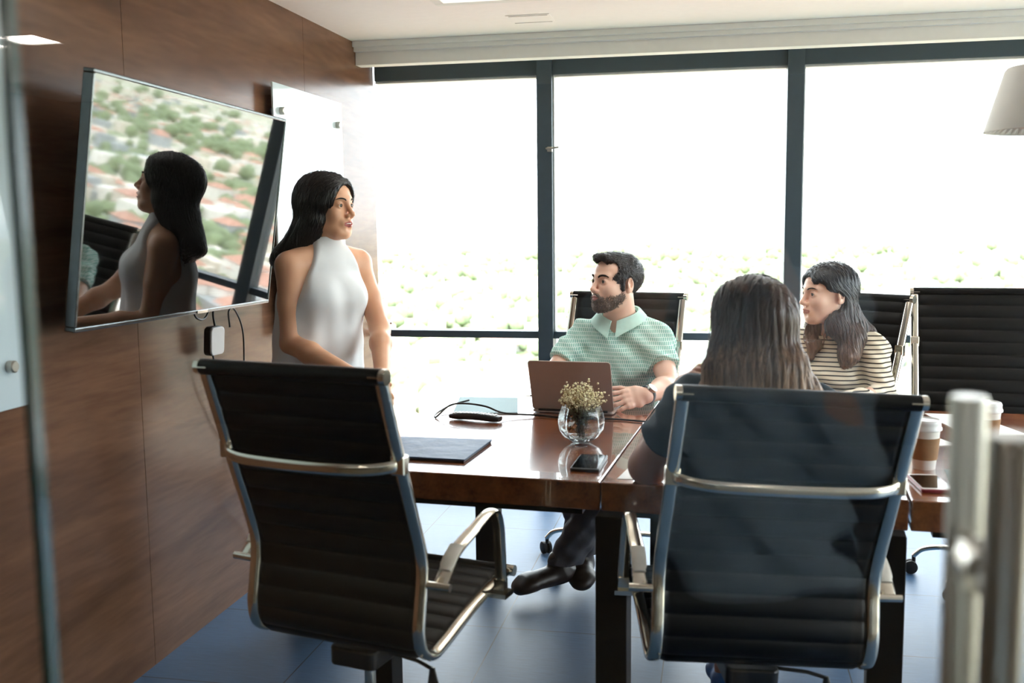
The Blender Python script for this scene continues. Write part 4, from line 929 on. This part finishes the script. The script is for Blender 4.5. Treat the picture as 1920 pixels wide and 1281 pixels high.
# hair
f = Field((-1.66, 3.24, 1.18), (-1.22, 3.56, 1.68), .0035)
skull_cap(f, H, .0115, .008)
for s in (-1, 1): f.op(H.cap((s*.055, .005, .015), (s*.052, -.030, -.085), .032, .034), .03)
f.op(H.cap((.030, .060, .068), (.064, .030, .010), .016, .018), .02); f.op(H.cap((-.030, .060, .068), (-.062, .030, .010), .016, .018), .02)
f.op(ecap(H.w((0, -.045, -.01)), H.w((.004, -.080, -.125)), (.080, .062), (.078, .050), H.A[:, 0]), .03)
f.op(ecap(H.w((.004, -.075, -.10)), (-1.505, 3.385, 1.335), (.075, .050), (.074, .034), H.A[:, 0]), .03); f.op(ecap((-1.485, 3.39, 1.35), (-1.485, 3.41, 1.27), (.068, .034), (.056, .018), H.A[:, 0]), .03)
f.op(H.cap((.058, .0, -.05), (.062, -.075, -.135), .030, .034), .03); f.op(H.cap((.062, -.075, -.135), (.075, -.170, -.185), .034, .022), .03)
f.op(H.ell((0, .122, -.030), (.0745, .090, .115)), .006, 's'); f.op(H.ell((0, .072, -.112), (.074, .082, .052)), .010, 's'); f.op(H.ell((0, -.01, -.14), (.046, .060, .07)), .012, 's')
f.op(H.ell((0, .05, .122), (.0016, .07, .012)), .004, 's')
f.warp(lambda X, Y, Z: .0007*np.sin(X*520+Z*55)+.0006*np.sin(Y*470-Z*40))
def flow1(Q):
    L = H.loc(Q); top = np.clip((L[:, 2]-.02)/.08, 0, 1); d = np.stack([np.sign(L[:, 0])*top*1.1, -.35-.5*top*0, -1.0+.7*top], 1); return d @ H.A.T
sd = surf_seeds(f, 900, lambda V: (H.loc(V)[:, 2] > .0))
join_hair('hair', f, [strands('s', f, sd, .34, '', P, flow1, r=.0013)], 'hair_black', P)
shift_origin(P)

# ================= bearded man, mint shirt
H = Fr.head((-.404, 4.15, 1.205), -137, 5, 0, 1.06)
J = mkJ((-.39, 4.22, .56), (-.39, 4.20, .70), (-.39, 4.185, .86), (-.392, 4.19, 1.030), -101, .158, .972)
re, rw_, le, lw_ = A3((-.675, 4.04, .815)), A3((-.60, 3.83, .800)), A3((-.178, 3.97, .812)), A3((-.256, 3.765, .806))
P = empty('person', (-.39, 4.20, 0)); tag(P, 'seated bearded man in a mint green patterned short sleeve shirt using the laptop', 'person')
f = Field((-.76, 3.60, .42), (-.08, 4.36, 1.36), .0085, (((-.52, -.28, .0023), (-.72, -.52, .0045)), ((4.03, 4.27, .0023), (3.62, 3.80, .0035)), ((1.07, 1.34, .0023), (.74, .87, .003))))
torso(f, J, 0, male=True); f.op(neck_cap(H, J, .058, .064), .03)
limb(f, arm_pts(J['sr'], re, rw_), arm_r(1.12)); limb(f, arm_pts(J['sl'], le, lw_), arm_r(1.12))
head_prims(f, H, male=True)
hand(f, lw_, (-.83, -.38, -.12), (-.25, -.85, .35), (0, .1, 1), (.30, .34, .38, .42), .10, (.5, .4), 1.0); hand(f, rw_, (.45, -.85, -.03), (0, 0, 1), (.85, .45, 0), (.35, .35, .4, .45), sc=1.0)
f.obj('body', ['skin_fair', 'lips_pale'], P, lambda c: head_mats(H, c))
face_extras(H, P, H.A @ A3((-.0, 1, .03)), 'iris_brown', .0034, male=True)
x = J['right']; fw = J['fwd']
W_ = [(30, 20, 30), (50, -30, 40), (20, 60, -50), (70, 40, 70)]
def shirt(J, arms, neckp, lo, hi, mats, par, q=.012, male=True, ends=.62, rr=None, hem=.62, wr=.0035, name='shirt', h=.0042, neck_n=None, ncut=None, seed=4, kk=.05):
    f = Field(lo, hi, h); torso(f, J, q, male=male, k=kk); g = 1.12 if male else .98
    for s, e, w in arms:
        s, e, w = map(A3, (s, e, w)); rr_ = rr or (.064*g, .062*g); d = e-s
        if ends <= 1: f.op(cap(s, s+d*(ends+.12), rr_[0]+.0, rr_[1]+.0), .035)
        else: f.op(cap(s, e, rr_[0]*.98, .046), .035); f.op(cap(e, w, .046, .036), .02)
    f.warp(wrinkle(wr, W_, seed))
    for s, e, w in arms:
        s, e, w = map(A3, (s, e, w)); d = unit(e-s)
        if ends <= 1: f.op(half(s+(e-s)*ends, d, s+(e-s)*(ends+.25), .115), .004, 'i')
        else: f.op(half(w, unit(w-e), w, .07), .004, 'i')
    if ncut is not None: f.op(ncut, .004, 's')
    f.op(half((0, 0, hem), (0, 0, -1), J['waist'], .7), .004, 'i')
    return f
f = shirt(J, [(J['sr'], re, rw_), (J['sl'], le, lw_)], None, (-.80, 3.96, .50), (-.06, 4.36, 1.12), 'mint_shirt', P, ncut=neck_cap(H, J, .058, .062, .0035), hem=.55, q=.0145, rr=(.064, .066))
# open V at the throat
f.op(cap(J['neck']+fw*.06+A3((0, 0, .035)), J['neck']+fw*.115+A3((0, 0, -.045)), .040, .008), .006, 's')
f.obj('shirt', 'mint_shirt', P)
up = A3((0, 0, 1.))
for s in (-1, 1):                                       # collar wings
    cb = MB(); N_ = J['neck']; pts = []
    for a in np.linspace(150, 8, 9):
        a = math.radians(a); pts.append((N_+x*s*math.sin(a)*.082+fw*(math.cos(a)*.078+.004), a))
    V = []; n_ = len(pts)
    for i, (p, a) in enumerate(pts):
        t_ = i/(n_-1); out = unit(x*s*math.sin(a)+fw*(-math.cos(a))*-1 if False else (p-N_)); out = out/np.linalg.norm(out); hgt = .078-.052*t_**1.5; p_up = p+up*(hgt-.004)-out*.004; dw = .032+.036*t_**3
        V += [p_up, p_up+out*.008+up*.002, p+out*(.026+.020*t_)+up*(hgt-dw), p+out*(.020+.020*t_)+up*(hgt-dw)]
    Fq = [(i*4+k, i*4+(k+1) % 4, (i+1)*4+(k+1) % 4, (i+1)*4+k) for i in range(n_-1) for k in range(4)]+[(3, 2, 1, 0), tuple((n_-1)*4+k for k in range(4))]
    cb.add(V, Fq).build('collar', 'mint_plain', P, smooth=True)
bt = MB()
for k in range(5):
    c = J['chest']*(1-k*.22+.25)+0 if False else A3((J['neck'][0], J['neck'][1], .985-k*.075))+fw*(.098+.012*(k > 0)); bt.add([tuple(c+.0048*(A3(v)*A3((1, .4, 1)))) for v in ico_v], ico_f)
bt.build('button', 'mint_plain', P, smooth=True)
# watch on the left wrist
wt = MB(); wd_ = unit(lw_-le); wc = lw_-wd_*.012; u_ = unit(np.cross(wd_, (0, 0, 1))); v_ = np.cross(u_, wd_)
wt.sweep([wc+.0345*(math.cos(a)*u_*.95+math.sin(a)*v_) for a in np.linspace(0, 6.2832, 25)], .020, .004, tuple(wd_), 8, 4); W0 = wt.build('wristwatch', 'folder_dark', P, smooth=True)
nb = unit(A3((.15, -.85, .5))); nb = unit(nb-wd_*nb.dot(wd_)); wf = MB(); wf.tube([wc+nb*.030, wc+nb*.040], .0185, 24); wf.build('watch_case', 'chrome', P, smooth=True); MB().tube([wc+nb*.0395, wc+nb*.0408], .0165, 24).build('watch_dial', 'watch_face', P, smooth=True)
# trousers and crossed feet
f = Field((-.72, 3.62, .06), (-.18, 4.40, .70), .008)
hl_, hr_ = J['pelvis']-x*.09, J['pelvis']+x*.09; kl, kr = A3((-.375, 3.80, .50)), A3((-.535, 3.86, .50)); al, ar = A3((-.575, 3.80, .125)), A3((-.515, 3.93, .12))
leg(f, hl_, kl, al, None, .006, .082, .062, .062, .055); leg(f, hr_, kr, ar, None, .006, .082, .062, .062, .055); f.op(ecap(J['pelvis']+A3((0, 0, -.02)), J['pelvis']+A3((0, 0, .06)), (.172, .12), (.155, .11), x), .05)
f.warp(wrinkle(.0035, [(40, 30, 60), (70, 50, -60), (30, -40, 90)], 9)); f.op(half((0, 0, .13), (0, 0, -1), kl, .9), .004, 'i')
f.obj('trousers', 'trouser_grey', P)
shoe('shoe', (-.585, 3.795, .112), (-.745, 3.675, .055), 'shoe_leather', P); shoe('shoe', (-.515, 3.935, .105), (-.500, 3.765, .050), 'shoe_leather', P)
for (an, to) in (((-.585, 3.795, .112), (-.745, 3.675, .055)), ((-.515, 3.935, .105), (-.500, 3.765, .050))):
    an, to = A3(an), A3(to); d = unit(to-an); sd = unit(np.cross(d, up)); nr = np.cross(sd, d); lc = MB()
    for k in range(4): c = an+d*(.030+k*.016)+nr*(.022-k*.006); lc.tube([c-sd*.018, c+nr*.004, c+sd*.018+d*.006], .0016, 6)
    c = an+d*.022+nr*.030; lc.tube(smooth_path([c, c+sd*.02+nr*.014, c+sd*.034+nr*.004, c+sd*.03-nr*.012], 4), .0013, 6); lc.tube(smooth_path([c, c-sd*.02+nr*.014, c-sd*.034+nr*.002], 4), .0013, 6); lc.build('shoelaces', 'rubber', P, smooth=True)
# short hair and beard
f = Field(H.w((0, 0, .02))-.16, H.w((0, 0, .02))+.16, .0026)
skull_cap(f, H, .006, .002); f.op(H.ell((0, .035, .088), (.052, .062, .026)), .02); f.op(H.cap((-.030, .080, .094), (.030, .080, .094), .013), .014)
f.op(H.ell((0, .095, -.030), (.068, .066, .118)), .006, 's'); f.op(H.ell((0, .02, -.085), (.11, .13, .072)), .008, 's'); f.op(half(H.w((0, -.02, -.055)), -H.A[:, 2]-H.A[:, 1]*.35, H.c, .25), .01, 'i')
for s in (-1, 1): f.op(H.ell((s*.080, -.004, -.012), (.018, .026, .038)), .004, 's'); f.op(H.ell((s*.050, .080, .050), (.022, .05, .030)), .01, 's'); 
for s in (-1, 1): f.op(H.cap((s*.0695, .022, .02), (s*.068, .018, -.022), .0085, .007), .006)
f.warp(lambda X, Y, Z: .0012*np.sin(X*700+Y*300)*np.sin(Y*610+Z*350)+.0008*np.sin(Z*800+X*200))
def flow2(Q):
    L = H.loc(Q); top = np.clip((L[:, 2]-.05)/.05, 0, 1); d = np.stack([.25*np.sign(L[:, 0]), .9*top*(L[:, 1] > .0)-.5*(1-top), -1.0*(1-top)+.5*top*(L[:, 1] > .04)], 1); return d @ H.A.T
sd = surf_seeds(f, 2600, lambda V: np.ones(len(V), bool), 5)
join_hair('hair', f, [strands('s', f, sd, .026, '', P, flow2, step=.005, r=.0008, off=.0005, jitter=.9, seed=6)], 'hair_man', P)
hb_ = Field(H.w((0, .03, -.06))-.12, H.w((0, .03, -.06))+.12, .0023)
q = .0022
hb_.op(H.ell((0, .024, -.034), (.062+q, .064+q, .070+q)), .02); hb_.op(H.ell((0, .036, -.068), (.047+q, .048+q, .038+q)), .02); hb_.op(H.ell((0, .073, -.097), (.022+q, .020+q, .019+q)), .02)
for s in (-1, 1): hb_.op(H.cap((s*.0545, -.002, -.045), (s*.029, .060, -.090), .018+q, .018+q), .02); hb_.op(H.ell((s*.039, .062, -.030), (.021+q, .020+q, .020+q)), .02)
hb_.op(H.ell((0, .085, -.060), (.028+q, .0145+q, .021+q)), .014)
for s in (-1, 1):
    hb_.op(H.ell((s*.038, .092, -.018), (.036, .050, .038)), .008, 's'); hb_.op(H.ell((s*.050, .050, -.004), (.034, .045, .044)), .008, 's')
    hb_.op(H.ell((s*.0785, -.006, -.010), (.02, .026, .036)), .004, 's')
hb_.op(H.ell((0, .102, -.020), (.019, .040, .022)), .004, 's'); hb_.op(H.ell((0, .104, -.0615), (.0215, .020, .0085)), .004, 's'); hb_.op(half(H.w((0, .004, 0)), -H.A[:, 1], H.c, .3), .006, 'i'); hb_.op(half(H.w((0, .0, -.022)), H.A[:, 2]-H.A[:, 1]*.2, H.c, .3), .01, 'i')
hb_.op(H.ell((0, .0, -.118), (.050, .062, .030)), .01, 's')
hb_.warp(lambda X, Y, Z: .0014*np.sin(X*900+Y*400)*np.sin(Y*800+Z*500)+.0009*np.sin(Z*1100+X*300))
def flow3(Q): L = H.loc(Q); d = np.stack([.2*np.sign(L[:, 0]), .35+0*L[:, 0], -1+0*L[:, 0]], 1); return d @ H.A.T
sd = surf_seeds(hb_, 2200, lambda V: np.ones(len(V), bool), 8)
join_hair('beard', hb_, [strands('s', hb_, sd, .012, '', P, flow3, step=.004, r=.0007, off=.0005, jitter=1.1, seed=9)], 'beard_hair', P)
shift_origin(P)

# ================= woman in the striped jumper
H = Fr.head((.432, 4.15, 1.163), -155, 0, 0, 1.03)
J = mkJ((.45, 4.22, .56), (.455, 4.21, .69), (.465, 4.20, .83), (.480, 4.195, .990), -112, .138, .948)
re, rw_, le, lw_ = A3((.25, 4.05, .79)), A3((.33, 3.84, .79)), A3((.628, 4.03, .780)), A3((.46, 3.85, .785))
P = empty('person', (.46, 4.20, 0)); tag(P, 'seated woman with brown hair behind her ear in a cream jumper with thin dark stripes', 'person')
f = Field((.16, 3.66, .42), (.76, 4.36, 1.31), .0085, (((.31, .56, .0023),), ((4.03, 4.26, .0023), (3.68, 3.9, .0045)), ((1.03, 1.29, .0023), (.75, .83, .0045))))
torso(f, J, -.004); f.op(neck_cap(H, J, .047, .052), .03)
limb(f, arm_pts(J['sr'], re, rw_), arm_r(.95)); limb(f, arm_pts(J['sl'], le, lw_), arm_r(.95)); head_prims(f, H)
hand(f, lw_, (-.75, -.65, -.02), (0, 0, 1), (.65, -.75, 0), (.2, .25, .3, .35), sc=.9); hand(f, rw_, (.6, -.8, -.02), (0, 0, 1), (.8, .6, 0), (.2, .25, .3, .35), sc=.9)
f.obj('body', ['skin_light', 'lips_pale'], P, lambda c: head_mats(H, c))
face_extras(H, P, H.A @ A3((.0, 1, .04)))
x = J['right']; fw = J['fwd']
nc = ell(J['neck']+fw*.02+A3((0, 0, .055)), (.098, .095, .062), np.stack([x, fw, (0, 0, 1)], 1))
f = shirt(J, [(J['sr'], re, rw_), (J['sl'], le, lw_)], None, (.14, 3.80, .50), (.80, 4.38, 1.08), None, P, q=.008, male=False, ends=2, rr=(.056, .05), ncut=nc, hem=.54, wr=.003, seed=12)
f.obj('striped_jumper', 'striped_jumper', P)
f = Field((.14, 3.60, .06), (.72, 4.42, .70), .010)
for s in (-1, 1): hp = J['pelvis']+x*s*.08; kn = hp+A3((-.04, -.40, -.06)); leg(f, hp, kn, A3((kn[0]+.01, kn[1]+.06, .12)), None, .006, .078, .055, .052, .042)
f.op(ecap(J['pelvis']+A3((0, 0, -.02)), J['pelvis']+A3((0, 0, .05)), (.165, .115), (.145, .10), x), .05); f.op(half((0, 0, .11), (0, 0, -1), J['pelvis'], .9), .004, 'i'); f.obj('trousers', 'denim_dark', P)
for s in (-1, 1): hp = J['pelvis']+x*s*.08; a = A3((hp[0]-.03, hp[1]-.34, .105)); shoe('shoe', a, a+A3((-.03, -.16, -.05)), 'shoe_leather', P)
# hair: side parted, tucked behind the ear, over both shoulders
f = Field(A3((.22, 3.98, .86)), A3((.72, 4.38, 1.32)), .0034)
skull_cap(f, H, .010, .006)
f.op(ecap(H.w((0, -.045, -.01)), H.w((0, -.070, -.115)), (.078, .060), (.082, .050), H.A[:, 0]), .03)
bk_ = H.w((0, -.070, -.115))
f.op(cap(H.w((-.040, -.060, -.09)), J['sl']*.55+J['neck']*.45+A3((.03, .02, .03)), .046, .040), .03); f.op(cap(J['sl']*.55+J['neck']*.45+A3((.03, .02, .03)), J['sl']*.6+J['neck']*.4+A3((.04, .075, -.06)), .036, .020), .03)
# front lock on the near side, curling over the collar bone
fl_ = [H.w((-.058, -.020, -.055)), H.w((-.058, .000, -.115)), J['neck']-x*.075+fw*.075+A3((0, 0, .0)), J['neck']-x*.070+fw*.105+A3((0, 0, -.065)), J['neck']-x*.055+fw*.115+A3((0, 0, -.105))]
for a, b, r0, r1 in zip(fl_[:-1], fl_[1:], (.030, .036, .042, .034), (.036, .042, .034, .010)): f.op(cap(a, b, r0, r1), .03)
fr_ = [H.w((.056, .010, -.03)), H.w((.055, .010, -.10)), J['neck']+x*.070+fw*.080+A3((0, 0, .01)), J['neck']+x*.075+fw*.105+A3((0, 0, -.075))]
for a, b, r0, r1 in zip(fr_[:-1], fr_[1:], (.026, .032, .040), (.032, .040, .014)): f.op(cap(a, b, r0, r1), .03)
f.op(H.cap((.030, .060, .072), (.064, .025, .0), .014, .016), .02); f.op(H.cap((-.030, .056, .072), (-.064, .020, .040), .013, .013), .02)
f.op(H.ell((.006, .122, -.030), (.0740, .086, .110)), .006, 's'); f.op(H.ell((0, .080, -.120), (.050, .080, .060)), .010, 's'); f.op(H.ell((-.080, .020, -.026), (.030, .050, .042)), .006, 's'); f.op(H.ell((-.076, .055, -.010), (.032, .040, .034)), .008, 's'); f.op(H.ell((-.066, .088, .018), (.034, .046, .036)), .01, 's'); f.op(H.ell((0, .01, -.135), (.032, .05, .06)), .01, 's')
f.op(H.cap((-.014, .095, .085), (-.022, -.02, .124), .002), .004, 's')
f.warp(lambda X, Y, Z: .0009*np.sin(X*430+Z*60)+.0008*np.sin(Y*390-Z*50)+.0018*np.sin(X*90+Z*46)*np.clip((1.08-Z)*9, 0, 1))
def flow4(Q):
    L = H.loc(Q); top = np.clip((L[:, 2]-.0)/.10, 0, 1); sg = np.sign(L[:, 0]+.02); d = np.stack([sg*top*1.0, -.25-.55*(L[:, 2] > -.04)*(1-top), -1.0+.6*top], 1); w = d @ H.A.T; w[:, 0] += .25*np.sin(Q[:, 2]*60); return w
sd = surf_seeds(f, 1300, lambda V: V[:, 2] > 1.0, 13)
join_hair('hair', f, [strands('s', f, sd, .20, '', P, flow4, step=.010, r=.0013, seed=14)], 'hair_brown', P)
shift_origin(P)

# ================= woman seen from behind, ombre hair
H = Fr.head((.080, 2.545, 1.200), 132, 2, 0, .97)
J = mkJ((.11, 2.63, .555), (.105, 2.570, .69), (.100, 2.535, .85), (.100, 2.515, 1.030), 95, .150, .985)
re, rw_, le, lw_ = A3((.335, 2.715, .800)), A3((.22, 2.93, .785)), A3((-.176, 2.712, .795)), A3((-.085, 2.815, 1.005))
J['sl'] = A3((-.058, 2.545, 1.000))
P = empty('person', (.10, 2.55, 0)); tag(P, 'seated woman seen from behind with long ombre brown hair, her elbow on the table', 'person')
f = Field((-.26, 2.38, .42), (.44, 3.14, 1.33), .0085, (((-.03, .20, .003), (-.25, -.03, .005)), ((2.46, 2.64, .003), (2.64, 3.1, .005)), ((1.06, 1.31, .003), (.74, 1.06, .005))))
torso(f, J, 0, bust=False); f.op(neck_cap(H, J, .048, .052), .03); limb(f, arm_pts(J['sr'], re, rw_), arm_r(1.0))
limb(f, arm_pts(J['sl'], le, lw_), [.052, .050, .046, .042, .026], .03); f.op(ell(le+A3((0, 0, -.008)), (.040, .040, .036)), .03)
head_prims(f, H); hand(f, lw_, (.35, -.70, .45), (-.7, .3, .4), (.2, .2, 1), (.7, .8, .9, .9), sc=.92); hand(f, rw_, (-.6, .8, -.02), (0, 0, 1), (-.8, -.6, 0), (.2, .25, .3, .35), sc=.9)
f.obj('body', ['skin_brown', 'lips_pale'], P, lambda c: head_mats(H, c)); face_extras(H, P, H.A @ A3((0, 1, 0)))
f = shirt(J, [(J['sr'], re, rw_), (J['sl'], le, lw_)], None, (-.28, 2.36, .50), (.46, 2.90, 1.12), None, P, q=.009, male=False, ends=.55, rr=(.064, .070), ncut=neck_cap(H, J, .052, .056, .004), hem=.54, wr=.003, seed=21)
f.obj('navy_top', 'navy_cloth', P); x = J['right']; fw = J['fwd']
f = Field((-.12, 2.48, .2), (.36, 3.22, .70), .010); fb = Field((-.06, 2.86, .02), (.28, 3.20, .40), .005)
for s in (-1, 1):
    hp = J['pelvis']+x*s*.085; kn = A3((.11+s*.085, 3.06, .500)); an = A3((.085+s*.042, 3.00, .10)); leg(f, hp, kn, an, None, .006, .076, .056, .054, .046); leg(fb, kn+A3((0, 0, -.05)), kn+A3((0, 0, -.12)), an, None, 0, .05, .046, .044, .030); fb.op(cap(an, an+A3((0, -.02, -.05)), .030, .028), .02)
f.op(ecap(J['pelvis']+A3((0, 0, -.02)), J['pelvis']+A3((0, 0, .05)), (.160, .108), (.140, .10), x), .05); f.op(half((0, 0, .27), (0, 0, -1), J['pelvis'], 1.0), .004, 'i'); f.obj('trousers', 'denim_dark', P); fb.op(half((0, 0, .30), (0, 0, 1), (0.1, 3., .2), .5), .004, 'i'); tag(fb.obj('bare_ankles', 'skin_brown', P))
for s in (-1, 1): an = A3((.085+s*.042, 3.00, .085)); shoe('shoe', an, an+A3((s*.01, .15, -.045)), 'shoe_blue', P, low=True)
f = Field(A3((-.12, 2.36, .90)), A3((.36, 2.74, 1.34)), .0036)
skull_cap(f, H, .012, .004)
for s in (-1, 1): f.op(H.cap((s*.058, .012, .02), (s*.062, -.010, -.09), .034, .036), .03)
f.op(ecap(H.w((0, -.035, .0)), (.098, 2.480, 1.10), (.084, .066), (.100, .050), (1, 0, 0)), .04); f.op(ecap((.098, 2.480, 1.10), (.112, 2.448, .965), (.104, .050), (.138, .032), (1, 0, 0)), .03)
f.op(cap(H.w((.056, -.01, -.06)), (.225, 2.50, 1.01), .040, .036), .04); f.op(cap(H.w((-.058, .0, -.05)), (.0, 2.50, 1.03), .036, .038), .03)
f.op(H.ell((0, .125, -.030), (.070, .088, .115)), .006, 's'); f.op(H.ell((0, .080, -.120), (.058, .080, .06)), .01, 's')
f.warp(lambda X, Y, Z: .0012*np.sin(X*330+Z*25)+.0009*np.sin(X*610-Z*32)+.0012*np.sin(X*120+Z*12)*np.clip((1.15-Z)*6, 0, 1))
def flow5(Q):
    L = H.loc(Q); top = np.clip((L[:, 2]-.02)/.09, 0, 1); d = np.stack([np.sign(L[:, 0])*top*.9, -.45*top, -1.0+.6*top], 1) @ H.A.T; return d
sd = surf_seeds(f, 1500, lambda V: V[:, 2] > 1.04, 23)
join_hair('hair', f, [strands('s', f, sd, .26, '', P, flow5, step=.012, r=.0015, seed=24)], 'hair_ombre', P)
shift_origin(P)

# ================= the photographer, standing behind the glass, seen only as a reflection
H = Fr.head((.0, -.175, 1.50), 90, -3, 0, 1.0)
J = mkJ((.045, -.22, .90), (.040, -.21, 1.04), (.03, -.20, 1.18), (.01, -.20, 1.335), 92, .150, 1.295)
re, rw_, le, lw_ = A3((.195, -.12, 1.10)), A3((.105, -.075, 1.335)), A3((-.165, -.12, 1.10)), A3((-.095, -.075, 1.335))
P = empty('person', (.04, -.22, 0)); tag(P, 'photographer in a blue grey shirt standing in the corridor, mirrored faintly in the glass', 'person')
f = Field((-.36, -.42, .72), (.42, .0, 1.64), .008, (((-.09, .09, .0035),), ((-.30, -.03, .004),), ((1.30, 1.62, .0035),)))
torso(f, J, 0, bust=False); f.op(neck_cap(H, J), .03); limb(f, arm_pts(J['sr'], re, rw_), arm_r()); limb(f, arm_pts(J['sl'], le, lw_), arm_r()); head_prims(f, H)
hand(f, rw_, (-.35, .25, .9), (.8, .3, 0), (0, -1, 0), (.5, .6, .6, .6), sc=.85); hand(f, lw_, (.35, .25, .9), (-.8, .3, 0), (0, -1, 0), (.5, .6, .6, .6), sc=.85)
f.obj('body', ['skin_light', 'lips_pale'], P, lambda c: head_mats(H, c)); face_extras(H, P, (0, 1, 0))
f = Field((-.38, -.44, .80), (.44, .02, 1.42), .006); torso(f, J, .018, bust=False); f.op(ecap(J['pelvis']+A3((0, 0, -.04)), J['chest'], (.145, .115), (.145, .115), J['right']), .05)
for s, e, w in ((J['sr'], re, rw_), (J['sl'], le, lw_)): f.op(cap(s, e, .064, .052), .035); f.op(cap(e, e*.45+w*.55, .052, .044), .02)
f.warp(wrinkle(.005, W_, 31)); f.op(ell((.055, -.21, 1.20), (.27, .26, .335)), .004, 'i') if False else f.op(half((0, 0, .86), (0, 0, -1), J['waist'], .7), .02, 'i')
f.op(neck_cap(H, J, .054, .058, .004), .004, 's'); f.obj('shirt', 'photographer_shirt', P)
f = Field((-.16, -.42, .05), (.28, -.02, .96), .011); x = J['right']
for s in (-1, 1): hp = J['pelvis']+x*s*.085; leg(f, hp, hp+x*s*.02+A3((0, .02, -.42)), hp+x*s*.05+A3((0, 0, -.80)), None, .008, .085, .058, .056, .050)
f.op(ecap(J['pelvis']+A3((0, 0, -.03)), J['pelvis']+A3((0, 0, .03)), (.165, .115), (.150, .105), x), .05); f.op(half((0, 0, .08), (0, 0, -1), J['pelvis'], 1.2), .004, 'i'); f.obj('trousers', 'denim_dark', P)
for s in (-1, 1): a = J['pelvis']+x*s*.135+A3((0, 0, -.80)); shoe('shoe', a, a+A3((0, .16, -.045)), 'shoe_leather', P)
f = Field(H.c-.15, H.c+.17, .0045); skull_cap(f, H, .010); f.op(H.ell((0, -.07, -.05), (.06, .045, .05)), .02); f.op(H.ell((0, .10, -.03), (.075, .075, .112)), .006, 's'); f.obj('hair', 'hair_black', P); shift_origin(P)
cb = empty('camera_body', (0, -.060, 1.43)); tag(cb, 'black camera held up to the face of the photographer', 'camera'); MB().box((-.068, -.022, -.045), (.068, .022, .045)).build('body', 'black_plastic', cb, bevel=.010, seg=3); MB().box((-.025, -.02, .045), (.025, .02, .068)).build('viewfinder', 'black_plastic', cb, bevel=.006)
